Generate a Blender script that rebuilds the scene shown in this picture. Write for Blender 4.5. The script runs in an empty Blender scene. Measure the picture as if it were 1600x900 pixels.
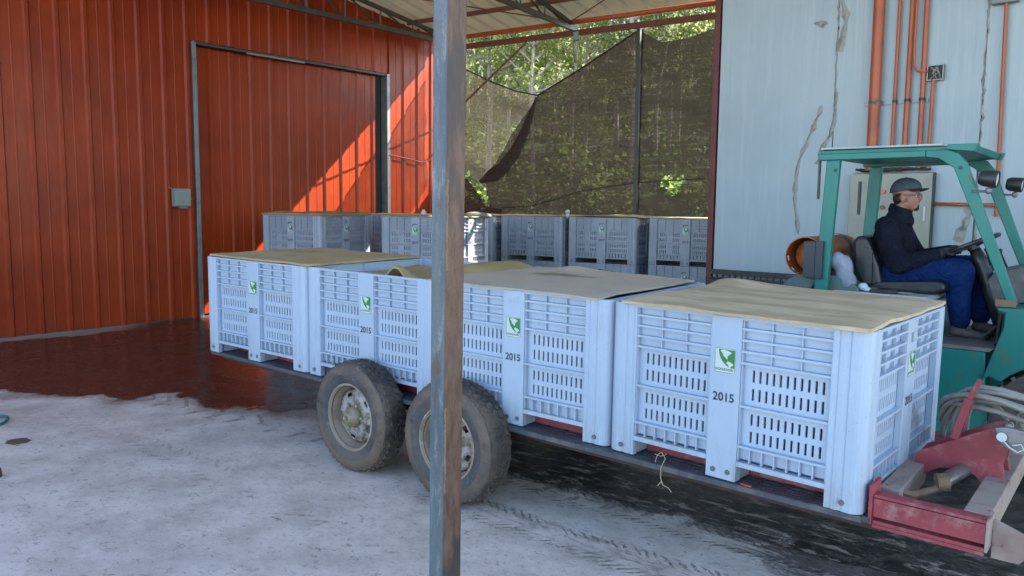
import bpy, bmesh, math, random
from mathutils import Vector, Matrix, noise
R = math.radians
random.seed(7)
scn = bpy.context.scene
COL = scn.collection

# ------------------------------------------------------------------ camera
F_PX, PITCH, ROLL, CZ = 1230.0, .1043, .010, 1.66
fwv = Vector((0, math.cos(PITCH), -math.sin(PITCH)))
rtv = Vector((1, 0, 0)); upv = rtv.cross(fwv)
r2 = rtv*math.cos(ROLL) + upv*math.sin(ROLL)
u2 = -rtv*math.sin(ROLL) + upv*math.cos(ROLL)
cd = bpy.data.cameras.new('camera'); cam = bpy.data.objects.new('camera', cd); COL.objects.link(cam)
m = Matrix.Identity(4)
for i in range(3):
    m[i][0] = r2[i]; m[i][1] = u2[i]; m[i][2] = -fwv[i]
m[2][3] = CZ
cam.matrix_world = m
cd.sensor_width = 36; cd.lens = F_PX/1600*36; cd.clip_start = .05; cd.clip_end = 900
scn.camera = cam

# ------------------------------------------------------------------ light
SUN = Vector((1.74, .477, 1.27)).normalized()          # towards the sun
el = math.asin(SUN.z); az = math.atan2(SUN.x, SUN.y)
w = bpy.data.worlds.new('World'); scn.world = w; w.use_nodes = True
nt = w.node_tree; bg = nt.nodes['Background']
sky = nt.nodes.new('ShaderNodeTexSky'); sky.sky_type = 'NISHITA'; sky.sun_disc = False
sky.sun_elevation = el; sky.sun_rotation = az; sky.air_density = 1.0; sky.dust_density = .6; sky.ozone_density = 1.5
nt.links.new(sky.outputs[0], bg.inputs[0]); bg.inputs[1].default_value = .15
sd = bpy.data.lights.new('sun', 'SUN'); so = bpy.data.objects.new('sun', sd); COL.objects.link(so)
sd.energy = 5.0; sd.angle = R(.5); sd.color = (1, .93, .82)
so.rotation_euler = SUN.to_track_quat('Z', 'Y').to_euler(); so.location = SUN*30
scn.view_settings.view_transform = 'Standard'; scn.view_settings.look = 'None'
scn.view_settings.exposure = 2.27; scn.view_settings.gamma = 1
scn.view_settings.use_curve_mapping = False
scn.cycles.max_bounces = 8; scn.cycles.transparent_max_bounces = 12

# ------------------------------------------------------------------ node helpers
class NT:
    def __init__(s, name):
        s.m = bpy.data.materials.new(name); s.m.use_nodes = True; s.t = s.m.node_tree
        s.b = s.t.nodes['Principled BSDF']; s.out = s.t.nodes['Material Output']
        s.pos = None
    def n(s, typ, **k):
        x = s.t.nodes.new(typ)
        for a, b in k.items(): setattr(x, a, b)
        return x
    def put(s, sock, v):
        if hasattr(v, 'is_output'): s.t.links.new(v, sock)
        elif isinstance(v, (tuple, list)) and len(v) == 3 and sock.type == 'RGBA': sock.default_value = (*v, 1)
        else: sock.default_value = v
    def math(s, op, a, b=0.0, c=None, clamp=False):
        x = s.n('ShaderNodeMath', operation=op, use_clamp=clamp)
        s.put(x.inputs[0], a); s.put(x.inputs[1], b)
        if c is not None: s.put(x.inputs[2], c)
        return x.outputs[0]
    def mix(s, f, a, b, mode='MIX'):
        x = s.n('ShaderNodeMix', data_type='RGBA', blend_type=mode)
        s.put(x.inputs[0], f); s.put(x.inputs[6], a); s.put(x.inputs[7], b); return x.outputs[2]
    def obj(s): return s.n('ShaderNodeTexCoord').outputs['Object']
    def geo(s): return s.n('ShaderNodeNewGeometry').outputs['Position']
    def map(s, vec, scale=(1,1,1), rot=(0,0,0), loc=(0,0,0)):
        x = s.n('ShaderNodeMapping'); s.t.links.new(vec, x.inputs[0])
        x.inputs['Scale'].default_value = scale; x.inputs['Rotation'].default_value = rot; x.inputs['Location'].default_value = loc
        return x.outputs[0]
    def noise(s, vec, scale=5., detail=4., rough=.6, dist=0.):
        x = s.n('ShaderNodeTexNoise'); s.t.links.new(vec, x.inputs['Vector'])
        x.inputs['Scale'].default_value = scale; x.inputs['Detail'].default_value = detail
        x.inputs['Roughness'].default_value = rough; x.inputs['Distortion'].default_value = dist
        return x.outputs['Fac']
    def ramp(s, f, lo, hi, smooth=True):
        x = s.n('ShaderNodeMapRange', interpolation_type='SMOOTHSTEP' if smooth else 'LINEAR')
        s.put(x.inputs[0], f); s.put(x.inputs[1], lo); s.put(x.inputs[2], hi); return x.outputs[0]
    def bump(s, h, strength=.3, dist=.01, nrm=None):
        x = s.n('ShaderNodeBump'); x.inputs['Strength'].default_value = strength; x.inputs['Distance'].default_value = dist
        s.t.links.new(h, x.inputs['Height'])
        if nrm is not None: s.t.links.new(nrm, x.inputs['Normal'])
        s.t.links.new(x.outputs[0], s.b.inputs['Normal']); return x.outputs[0]
    def set(s, **k):
        for a, v in k.items(): s.put(s.b.inputs[a.replace('_', ' ')], v)

def mat(name, col, rough=.5, metal=0., col2=None, nscale=6., lo=.45, hi=.7, stretch=(1,1,1), bump=0., bscale=40., dirt=None, dlo=.55, dhi=.75, spec=None, rvar=.1):
    t = NT(name); v = t.obj(); c = col
    n1 = t.noise(t.map(v, stretch), nscale)
    if col2 is not None: c = t.mix(t.ramp(n1, lo, hi), col, col2)
    if dirt is not None:
        n2 = t.noise(t.map(v, stretch, loc=(3.1, 7.7, 1.3)), nscale*2.3, 6, .7)
        c = t.mix(t.ramp(n2, dlo, dhi), c, dirt)
    t.put(t.b.inputs['Base Color'], c)
    t.put(t.b.inputs['Roughness'], t.math('MULTIPLY_ADD', n1, rvar*2, rough-rvar))
    t.set(Metallic=metal)
    if spec is not None: t.b.inputs['Specular IOR Level'].default_value = spec
    if bump: t.bump(t.noise(v, bscale, 4), bump, .004)
    return t.m

# ------------------------------------------------------------------ mesh helpers
class MB:
    def __init__(s, T=None): s.v = []; s.f = []; s.T = T
    def add(s, vs, fs):
        o = len(s.v)
        for p in vs:
            p = Vector(p)
            s.v.append(s.T @ p if s.T is not None else p)
        s.f += [tuple(i+o for i in f) for f in fs]
    def box(s, x0, x1, y0, y1, z0, z1):
        s.add([(x0,y0,z0),(x1,y0,z0),(x1,y1,z0),(x0,y1,z0),(x0,y0,z1),(x1,y0,z1),(x1,y1,z1),(x0,y1,z1)],
              [(0,3,2,1),(4,5,6,7),(0,1,5,4),(1,2,6,5),(2,3,7,6),(3,0,4,7)]); return s
    def beam(s, p, q, w, h, up=(0,0,1)):
        p = Vector(p); q = Vector(q); d = (q-p).normalized(); sd_ = d.cross(Vector(up)).normalized(); u = sd_.cross(d)
        a, b = sd_*w/2, u*h/2
        s.add([p-a-b, p+a-b, p+a+b, p-a+b, q-a-b, q+a-b, q+a+b, q-a+b],
              [(0,1,2,3),(7,6,5,4),(0,4,5,1),(1,5,6,2),(2,6,7,3),(3,7,4,0)]); return s
    def cyl(s, p, q, r, r1=None, n=16, caps=True):
        p = Vector(p); q = Vector(q); d = (q-p).normalized()
        a = d.orthogonal().normalized(); b = d.cross(a); r1 = r if r1 is None else r1
        vs = [p+(a*math.cos(t)+b*math.sin(t))*r for t in [2*math.pi*i/n for i in range(n)]]
        vs += [q+(a*math.cos(t)+b*math.sin(t))*r1 for t in [2*math.pi*i/n for i in range(n)]]
        fs = [(i, (i+1)%n, n+(i+1)%n, n+i) for i in range(n)]
        if caps: fs += [tuple(range(n))[::-1], tuple(range(n, 2*n))]
        s.add(vs, fs); return s
    def tube(s, pts, r, n=8, caps=True):
        pts = [Vector(p) for p in pts]; rs = r if isinstance(r, (list, tuple)) else [r]*len(pts)
        d = (pts[1]-pts[0]).normalized(); a = d.orthogonal().normalized(); vs = []; fs = []
        for i, p in enumerate(pts):
            d = (pts[min(i+1, len(pts)-1)]-pts[max(i-1, 0)])
            if d.length < 1e-9: d = Vector((0,0,1))
            d.normalize(); a = (a-d*a.dot(d))
            if a.length < 1e-6: a = d.orthogonal()
            a.normalize(); b = d.cross(a)
            vs += [p+(a*math.cos(2*math.pi*k/n)+b*math.sin(2*math.pi*k/n))*rs[i] for k in range(n)]
        for i in range(len(pts)-1):
            fs += [(i*n+k, i*n+(k+1)%n, (i+1)*n+(k+1)%n, (i+1)*n+k) for k in range(n)]
        if caps: fs += [tuple(range(n))[::-1], tuple(range((len(pts)-1)*n, len(pts)*n))]
        s.add(vs, fs); return s
    def sph(s, c, r, n=16, m_=10, M=None):
        c = Vector(c); r = Vector(r) if isinstance(r, (tuple, list)) else Vector((r,r,r))
        vs = []; fs = []
        for j in range(m_+1):
            ph = math.pi*j/m_
            for i in range(n):
                th = 2*math.pi*i/n
                p = Vector((r.x*math.sin(ph)*math.cos(th), r.y*math.sin(ph)*math.sin(th), r.z*math.cos(ph)))
                vs.append(c+((M @ p) if M is not None else p))
        for j in range(m_):
            for i in range(n):
                a, b, c_, d = j*n+i, j*n+(i+1)%n, (j+1)*n+(i+1)%n, (j+1)*n+i
                if j == 0: fs.append((a, d, c_))
                elif j == m_-1: fs.append((a, d, b))
                else: fs.append((a, d, c_, b))
        s.add(vs, fs); return s
    def prism(s, poly, o, X, Y, N, depth):
        """poly in (X,Y) from o, extruded by N*depth"""
        o = Vector(o); X = Vector(X); Y = Vector(Y); N = Vector(N)*depth; n = len(poly)
        vs = [o+X*a+Y*b for a, b in poly]; vs += [p+N for p in vs]
        s.add(vs, [tuple(range(n))[::-1], tuple(range(n, 2*n))]+[(i, (i+1)%n, n+(i+1)%n, n+i) for i in range(n)]); return s
    def lathe(s, prof, c, A, n=40):
        """prof: (radius, along) list; axis A through c"""
        c = Vector(c); A = Vector(A).normalized(); a = A.orthogonal().normalized(); b = A.cross(a); vs = []; fs = []; k = len(prof)
        for i in range(n):
            t = 2*math.pi*i/n; d = a*math.cos(t)+b*math.sin(t)
            vs += [c+d*r+A*h for r, h in prof]
        for i in range(n):
            j = (i+1)%n
            for q in range(k-1): fs.append((i*k+q, j*k+q, j*k+q+1, i*k+q+1))
        s.add(vs, fs); return s
    def build(s, name, mt, parent=None, smooth=False, bevel=0., label=None, stuff=None, sub=0):
        me = bpy.data.meshes.new(name)
        me.from_pydata([tuple(p) for p in s.v], [], s.f); me.update()
        bm = bmesh.new(); bm.from_mesh(me)
        bmesh.ops.recalc_face_normals(bm, faces=bm.faces); bm.to_mesh(me); bm.free()
        if mt: me.materials.append(mt)
        if smooth:
            me.polygons.foreach_set('use_smooth', [True]*len(me.polygons))
        o = bpy.data.objects.new(name, me); COL.objects.link(o)
        if parent: o.parent = parent
        if bevel:
            b = o.modifiers.new('bevel', 'BEVEL'); b.width = bevel; b.segments = 2; b.limit_method = 'ANGLE'; b.angle_limit = R(40)
        if smooth == 'auto':
            try: me.set_sharp_from_angle(angle=R(40))
            except Exception: pass
        if sub:
            q = o.modifiers.new('sub', 'SUBSURF'); q.levels = sub; q.render_levels = sub
        if label: o['label'] = label
        if stuff: o['kind'] = 'stuff'
        return o

def remesh(o, vox, it=6):
    r = o.modifiers.new('remesh', 'REMESH'); r.mode = 'VOXEL'; r.voxel_size = vox; r.use_smooth_shade = True
    q = o.modifiers.new('smooth', 'SMOOTH'); q.factor = .5; q.iterations = it
    return o
def tag(o, label=None, cat=None, group=None, kind=None):
    if label: o['label'] = label
    if cat: o['category'] = cat
    if group: o['group'] = group
    if kind: o['kind'] = kind
    return o
def thing(name, label, cat, loc=(0,0,0), rz=0., group=None):
    o = bpy.data.objects.new(name, None); o.empty_display_size = .2; COL.objects.link(o)
    o.location = loc; o.rotation_euler = (0,0,rz); return tag(o, label, cat, group)
def copy_tree(o, parent=None):
    c = o.copy(); COL.objects.link(c); c.parent = parent
    for ch in o.children: copy_tree(ch, c)
    return c

# ------------------------------------------------------------------ frames of the place
YAW = -.687
TD = Vector((math.cos(YAW), math.sin(YAW), 0)); TN = Vector((-TD.y, TD.x, 0)); TO = Vector((1.405, 3.022, 0))   # trailer
WA = R(41)
WW = Vector((math.sin(WA), math.cos(WA), 0)); WP = Vector((-4.612, 11.246, 0)); WN = Vector((WW.y, -WW.x, 0))    # red wall, normal outwards
PP = Vector((math.cos(WA), -math.sin(WA), 0)); WE = Vector((2.427, 9.5, 0)); PN = Vector((PP.y, -PP.x, 0))       # white wall, normal outwards
EO = Vector((-1.53, 15.0, 0)); ED = Vector((.84, -.54, 0)).normalized(); EN = Vector((-ED.y, ED.x, 0))           # eave line

# ------------------------------------------------------------------ materials
def ground_mat():
    t = NT('yard_concrete'); p = t.geo()
    def dot(v):
        x = t.n('ShaderNodeVectorMath', operation='DOT_PRODUCT'); t.t.links.new(p, x.inputs[0]); x.inputs[1].default_value = v; return x.outputs['Value']
    s = t.math('SUBTRACT', dot(tuple(TD)), TO.dot(TD)); tt = t.math('SUBTRACT', dot(tuple(TN)), TO.dot(TN))
    yy = dot((0,1,0)); xx = dot((1,0,0))
    n_big = t.noise(p, .7, 6, .6); n_mid = t.noise(p, 3.2, 8, .7); n_fine = t.noise(p, 22, 6, .75)
    n_edge = t.noise(p, 1.6, 8, .62, .3); n_mot = t.noise(t.map(p, (1,1,1), loc=(5,2,0)), 9, 5, .8, .6)
    # streaks along the traffic direction
    sp = t.map(p, (1,1,1), (0,0,-YAW)); streak = t.noise(t.map(sp, (1.6, 5, 1)), 2.4, 8, .78, .5)
    dry = t.mix(t.ramp(n_mid, .35, .7), (.64,.555,.49), (.44,.375,.325))
    dry = t.mix(t.math('MULTIPLY', t.ramp(n_big, .5, .7), .4), dry, (.34,.29,.26))
    dry = t.mix(t.math('MULTIPLY', t.ramp(n_fine, .53, .66), .55), dry, (.33,.27,.235))
    dry = t.mix(t.math('MULTIPLY', t.ramp(n_mot, .585, .66), .6), dry, (.22,.18,.16))
    fl = t.noise(t.map(sp, (1,2.2,1), loc=(7,7,0)), 13, 6, .8, .8)
    dry = t.mix(t.math('MULTIPLY', t.ramp(fl, .595, .635), .8), dry, (.16,.125,.105))
    dry = t.mix(t.math('MULTIPLY', t.ramp(t.noise(t.map(p, (1,1,1), loc=(2,9,0)), 5.5, 8, .8, 1.), .60, .66), .4), dry, (.33,.26,.215))
    fade = t.math('MULTIPLY', t.ramp(yy, 4.2, 6.8), .3)
    dry = t.mix(t.math('MULTIPLY', fade, t.ramp(n_edge, .3, .6)), dry, (.25,.2,.175))
    # tyre tracks: a band along the traffic direction with chevron treads
    warp = t.math('MULTIPLY_ADD', t.noise(t.map(p, (1,1,1), loc=(4,1,0)), 1.3, 3), .22, -.11)
    warp = t.math('ADD', warp, t.math('MULTIPLY_ADD', t.noise(p, 14, 4, .7), .05, -.025))
    brk2 = t.ramp(t.noise(t.map(p, (1,1,1), loc=(8,3,0)), 30, 4, .8), .40, .52)
    def band(centre, width, pitch, amt):
        c = t.math('ABSOLUTE', t.math('SUBTRACT', t.math('ADD', tt, warp), centre)); m_ = t.math('SUBTRACT', 1., t.ramp(c, width*.75, width))
        ph = t.math('MULTIPLY_ADD', s, pitch, t.math('MULTIPLY', c, pitch*1.1))
        ph = t.math('ADD', ph, t.math('MULTIPLY_ADD', n_mid, 1.6, t.math('MULTIPLY', warp, 6.)))
        wv = t.math('SINE', t.math('MULTIPLY', ph, 6.283))
        wv = t.ramp(wv, .1, .6)
        br = t.ramp(t.noise(t.map(p, (1,1,1), loc=(centre*3,0,0)), 4.5, 4, .7), .34, .5)
        ed = t.ramp(c, width*.25, width*.55)
        return t.math('MULTIPLY', t.math('MULTIPLY', t.math('MULTIPLY', t.math('MULTIPLY', m_, wv), br), t.math('MULTIPLY', ed, amt)), brk2)
    tr1 = band(-.10, .15, 17., .9); tr2 = band(.40, .12, 16., .95); tr3 = band(-.72, .12, 9., .75)
    front = t.ramp(s, -2.6, -2.2)
    tr = t.math('MULTIPLY', t.math('MAXIMUM', tr1, tr2), front)
    tr = t.math('MAXIMUM', tr, t.math('MULTIPLY', tr3, t.math('MULTIPLY', t.ramp(n_big, .48, .58), .7)))
    # second set of treads curving off to the left
    cx = t.math('MULTIPLY_ADD', xx, .52, t.math('MULTIPLY_ADD', yy, .85, -3.98))
    cc = t.math('ABSOLUTE', cx); cw = t.math('SINE', t.math('MULTIPLY', t.math('ADD', t.math('MULTIPLY', xx, 5.2), t.math('MULTIPLY', cc, 4.)), 6.283))
    tr4 = t.math('MULTIPLY', t.math('MULTIPLY', t.ramp(cw, .55, .8), t.math('SUBTRACT', 1., t.ramp(cc, .12, .16))), t.math('MULTIPLY', t.ramp(t.noise(t.map(p,(1,1,1),loc=(9,9,0)), 3.1, 4, .7), .43, .5), .9))
    tr4 = t.math('MULTIPLY', tr4, t.math('MULTIPLY', brk2, .8))
    tr = t.math('MAXIMUM', tr, tr4)
    dry = t.mix(tr, dry, (.15,.125,.11))
    smear = t.math('MULTIPLY', t.math('SUBTRACT', 1., t.ramp(t.math('ABSOLUTE', t.math('ADD', tt, .10)), .05, .22)), t.math('MULTIPLY', t.ramp(streak, .48, .6), front))
    dry = t.mix(t.math('MULTIPLY', smear, .6), dry, (.17,.145,.13))
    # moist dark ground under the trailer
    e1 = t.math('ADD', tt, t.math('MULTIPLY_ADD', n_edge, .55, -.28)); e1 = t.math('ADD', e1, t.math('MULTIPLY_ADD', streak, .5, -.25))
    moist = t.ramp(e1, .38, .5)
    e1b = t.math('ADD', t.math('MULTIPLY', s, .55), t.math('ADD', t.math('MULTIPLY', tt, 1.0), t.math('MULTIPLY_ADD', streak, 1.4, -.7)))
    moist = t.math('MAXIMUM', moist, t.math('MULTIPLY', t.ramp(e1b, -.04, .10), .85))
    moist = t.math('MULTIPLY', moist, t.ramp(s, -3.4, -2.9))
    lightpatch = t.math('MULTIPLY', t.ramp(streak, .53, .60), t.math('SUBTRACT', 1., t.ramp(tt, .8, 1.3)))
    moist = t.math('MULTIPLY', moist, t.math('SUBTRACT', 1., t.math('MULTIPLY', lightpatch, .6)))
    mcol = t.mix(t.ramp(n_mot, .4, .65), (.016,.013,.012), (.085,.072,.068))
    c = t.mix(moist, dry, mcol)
    # wet patch by the red wall
    xr = t.math('MINIMUM', t.math('MAXIMUM', t.math('ADD', xx, 3.3), 0.), 1.2)
    e2 = t.math('ADD', t.math('SUBTRACT', yy, 6.62), t.math('MULTIPLY', xr, .38))
    e2 = t.math('ADD', e2, t.math('MULTIPLY_ADD', n_edge, 1.5, -.78))
    wet = t.ramp(e2, -.02, .07)
    damp = t.math('MULTIPLY', t.ramp(t.math('ADD', e2, t.math('MULTIPLY_ADD', n_fine, .5, -.25)), -.30, .02), .6)
    c = t.mix(damp, c, (.17,.11,.09))
    dw = t.math('SUBTRACT', t.math('SUBTRACT', WP.dot(WN), dot(tuple(WN))), 0.)      # minus distance from wall
    drystrip = t.math('MULTIPLY', t.ramp(t.math('ADD', dw, t.math('MULTIPLY', n_edge, .9)), -.02, .14), t.math('SUBTRACT', 1., t.ramp(xx, -5.3, -4.8)))
    wet = t.math('MULTIPLY', wet, t.math('SUBTRACT', 1., drystrip))
    wcol = t.mix(t.ramp(n_mid, .4, .65), (.040,.018,.013), (.065,.028,.02))
    wcol = t.mix(t.math('MULTIPLY', t.ramp(n_mot, .6, .7), .6), wcol, (.018,.012,.010))
    c = t.mix(wet, c, wcol)
    # mud near the boundary of the wet patch
    t.put(t.b.inputs['Base Color'], c)
    r = t.math('MULTIPLY_ADD', n_fine, .3, .6)
    rw = t.math('MULTIPLY_ADD', t.ramp(n_mid, .3, .75), .26, .13)
    rg = t.n('ShaderNodeMix'); t.put(rg.inputs[0], wet); t.put(rg.inputs[2], r); t.put(rg.inputs[3], rw)
    rg2 = t.n('ShaderNodeMix'); t.put(rg2.inputs[0], t.math('MULTIPLY', moist, .75)); t.put(rg2.inputs[2], rg.outputs[0]); t.put(rg2.inputs[3], .42)
    t.put(t.b.inputs['Roughness'], rg2.outputs[0])
    h = t.math('ADD', t.math('MULTIPLY', n_mid, .6), t.math('MULTIPLY', n_fine, .5))
    h = t.math('SUBTRACT', h, t.math('MULTIPLY', tr, .5))
    h = t.math('ADD', h, t.math('MULTIPLY', n_mot, .3))
    h = t.math('MULTIPLY', h, t.math('SUBTRACT', 1., t.math('MULTIPLY', wet, .93)))
    t.bump(h, .55, .02)
    return t.m

def red_panel(name, dent=.25):
    t = NT(name); p = t.geo()
    n1 = t.noise(p, 1.1, 5); n2 = t.noise(t.map(p, (3,3,.5)), 3, 6, .7); n3 = t.noise(p, 35, 3, .7)
    c = t.mix(t.ramp(n1, .35, .7), (.27,.033,.005), (.20,.022,.005))
    c = t.mix(t.math('MULTIPLY', t.ramp(n2, .55, .75), .4), c, (.19,.03,.018))
    c = t.mix(t.math('MULTIPLY', t.ramp(n3, .68, .8), .35), c, (.12,.03,.018))
    t.put(t.b.inputs['Base Color'], c)
    t.put(t.b.inputs['Roughness'], t.math('MULTIPLY_ADD', n2, .25, .2)); t.set(Metallic=.0)
    t.b.inputs['Specular IOR Level'].default_value = .24
    h = t.math('ADD', t.noise(t.map(p, (2.5,2.5,.8)), 2.2, 3), t.math('MULTIPLY', t.noise(p, 9, 2), .12))
    t.bump(h, dent, .03); return t.m

def white_panel():
    t = NT('white_insulated_panel'); p = t.geo()
    n1 = t.noise(p, .9, 5); n2 = t.noise(t.map(p, (5,5,.25)), 3.5, 6, .75); n3 = t.noise(p, 7, 7, .75)
    c = t.mix(t.ramp(n1, .35, .7), (.34,.43,.47), (.29,.38,.43))
    c = t.mix(t.math('MULTIPLY', t.ramp(n2, .48, .66), .6), c, (.42,.49,.52))
    n5 = t.noise(t.map(p, (4,4,.18), loc=(5,5,5)), 5, 6, .75)
    c = t.mix(t.math('MULTIPLY', t.ramp(n5, .55, .7), .35), c, (.24,.29,.31))
    c = t.mix(t.math('MULTIPLY', t.ramp(n3, .64, .74), .3), c, (.24,.26,.26))
    t.put(t.b.inputs['Base Color'], c); t.put(t.b.inputs['Roughness'], t.math('MULTIPLY_ADD', n2, .3, .3))
    t.bump(t.math('ADD', n1, t.math('MULTIPLY', n2, .1)), .2, .03); return t.m

def plastic(name, a, b, dirt, dl=.58, dh=.78):
    t = NT(name); v0 = t.obj(); oi = t.n('ShaderNodeObjectInfo').outputs['Random']
    of = t.n('ShaderNodeVectorMath', operation='ADD'); t.t.links.new(v0, of.inputs[0]); cb = t.n('ShaderNodeCombineXYZ')
    for q in range(3): t.put(cb.inputs[q], t.math('MULTIPLY', oi, 17.+9*q))
    t.t.links.new(cb.outputs[0], of.inputs[1]); v = of.outputs[0]
    n1 = t.noise(v, 2.5, 4); n2 = t.noise(t.map(v, (2,2,.35)), 9, 7, .75); n3 = t.noise(v, 60, 4, .7)
    c = t.mix(t.ramp(n1, .35, .7), a, b)
    c = t.mix(t.math('MULTIPLY', oi, .5), c, b)
    c = t.mix(t.math('MULTIPLY', t.ramp(n2, dl, dh), .55), c, dirt)
    z = t.n('ShaderNodeSeparateXYZ'); t.t.links.new(v0, z.inputs[0])
    low = t.math('MULTIPLY', t.math('SUBTRACT', 1., t.ramp(z.outputs[2], .0, .22)), t.ramp(n2, .42, .62))
    c = t.mix(t.math('MULTIPLY', low, .5), c, dirt)
    c = t.mix(t.math('MULTIPLY', t.ramp(n3, .6, .7), .3), c, dirt)
    sc_ = t.noise(t.map(v, (1.5,1.5,.25)), 30, 5, .8, .3)
    c = t.mix(t.math('MULTIPLY', t.ramp(sc_, .62, .68), .35), c, (.5,.55,.6))
    t.put(t.b.inputs['Base Color'], c); t.put(t.b.inputs['Roughness'], t.math('MULTIPLY_ADD', n1, .2, .35))
    t.bump(t.math('ADD', t.noise(v, 5, 2), t.math('MULTIPLY', n3, .06)), .12, .01); return t.m

def steel_post_mat():
    t = NT('painted_rusty_steel'); v = t.obj()
    nx = t.n('ShaderNodeNewGeometry'); sp = t.n('ShaderNodeSeparateXYZ'); t.t.links.new(v, sp.inputs[0])
    x = sp.outputs[0]
    n1 = t.noise(t.map(v, (1,1,.22)), 14, 8, .75); n2 = t.noise(t.map(v, (1,1,.15)), 6, 5, .65); n3 = t.noise(v, 90, 4, .8)
    blue = t.mix(t.ramp(n2, .35, .65), (.21,.25,.27), (.12,.165,.2))
    blue = t.mix(t.math('MULTIPLY', t.ramp(n1, .52, .66), .6), blue, (.34,.36,.36))
    blue = t.mix(t.math('MULTIPLY', t.ramp(n3, .6, .75), .4), blue, (.12,.09,.07))
    rust = t.mix(t.ramp(n1, .38, .62), (.10,.055,.038), (.19,.115,.08))
    rust = t.mix(t.math('MULTIPLY', t.ramp(n2, .5, .6), .7), rust, (.055,.05,.055))
    f = t.ramp(t.math('ADD', x, t.math('MULTIPLY_ADD', n1, .03, -.015)), -.006, .004)
    c = t.mix(f, blue, rust)
    t.put(t.b.inputs['Base Color'], c); t.put(t.b.inputs['Roughness'], t.math('MULTIPLY_ADD', n1, .3, .35)); t.set(Metallic=.15)
    t.bump(t.math('ADD', n1, t.math('MULTIPLY', n3, .3)), .35, .004); return t.m

def foam_mat(name, a, b, grain=(1,1,1), stain=None, sl=.6):
    t = NT(name); v = t.obj()
    n1 = t.noise(t.map(v, grain), 3.5, 6, .65, .4); n2 = t.noise(v, 1.7, 4, .6); n3 = t.noise(v, 40, 4, .7)
    c = t.mix(t.ramp(n1, .38, .64), a, b)
    if stain: c = t.mix(t.math('MULTIPLY', t.ramp(n2, sl, sl+.06), .75), c, stain)
    c = t.mix(t.math('MULTIPLY', t.ramp(n3, .6, .8), .3), c, (.22,.16,.09))
    t.put(t.b.inputs['Base Color'], c); t.set(Roughness=.85)
    t.bump(t.math('ADD', n1, t.math('MULTIPLY', n3, .4)), .3, .006); return t.m

M = {}
M['ground'] = ground_mat()
M['red'] = red_panel('red_painted_sheet'); M['red_door'] = red_panel('red_door_sheet', .3)
M['white'] = white_panel()
M['galv'] = mat('galvanised_trim', (.2,.22,.23), .4, .5, (.14,.16,.17), 8, bump=.1)
M['galv_dark'] = mat('dark_jamb', (.05,.058,.062), .5, .3)
M['maroon'] = mat('maroon_trim', (.11,.012,.011), .45, 0, (.08,.011,.01), 9, dirt=(.12,.08,.07))
M['truss'] = mat('dark_truss_paint', (.045,.052,.05), .5, .1, (.07,.065,.055), 7, bump=.1)
M['truss_red'] = mat('red_oxide_steel', (.15,.045,.028), .55, .1, (.09,.035,.026), 6)
M['orange_beam'] = mat('orange_pipe_paint', (.38,.085,.022), .45, 0, (.3,.07,.022), 5)
M['roof'] = mat('roof_sheet', (.55,.55,.50), .42, .0, (.45,.45,.42), 3, stretch=(1,1,1), dirt=(.4,.36,.3), dlo=.6, dhi=.8)
_rm = M['roof']; _nt = _rm.node_tree; _o = _nt.nodes['Material Output']; _tl = _nt.nodes.new('ShaderNodeBsdfTranslucent'); _tl.inputs[0].default_value = (.55,.55,.42,1)  # translucency added to brighten the underside of the metal sheets
_mx = _nt.nodes.new('ShaderNodeMixShader'); _mx.inputs[0].default_value = .22; _nt.links.new(_nt.nodes['Principled BSDF'].outputs[0], _mx.inputs[1]); _nt.links.new(_tl.outputs[0], _mx.inputs[2]); _nt.links.new(_mx.outputs[0], _o.inputs[0])
M['bin'] = plastic('pale_bin_plastic', (.34,.425,.53), (.30,.38,.485), (.23,.215,.19))
M['bin_grey'] = plastic('grey_bin_plastic', (.30,.34,.40), (.25,.285,.345), (.19,.18,.17))
M['bolt'] = mat('bolt_grey', (.12,.13,.15), .5, .3)
M['sticker'] = mat('sticker_white', (.45,.52,.52), .35)
M['green'] = mat('sticker_green', (.015,.17,.03), .4, 0, (.02,.2,.04), 30)
M['ink'] = mat('navy_ink', (.018,.022,.045), .5)
M['ink_green'] = mat('green_ink', (.04,.16,.08), .5)
M['foam_a'] = foam_mat('yellow_foam', (.39,.29,.15), (.32,.23,.115), (1,1,1), (.21,.14,.07))
M['foam_b'] = foam_mat('olive_foam', (.33,.24,.11), (.28,.20,.09))
M['foam_c'] = foam_mat('grey_foam', (.42,.345,.25), (.36,.31,.25), (1,1,1), (.24,.18,.12), .58)
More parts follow.
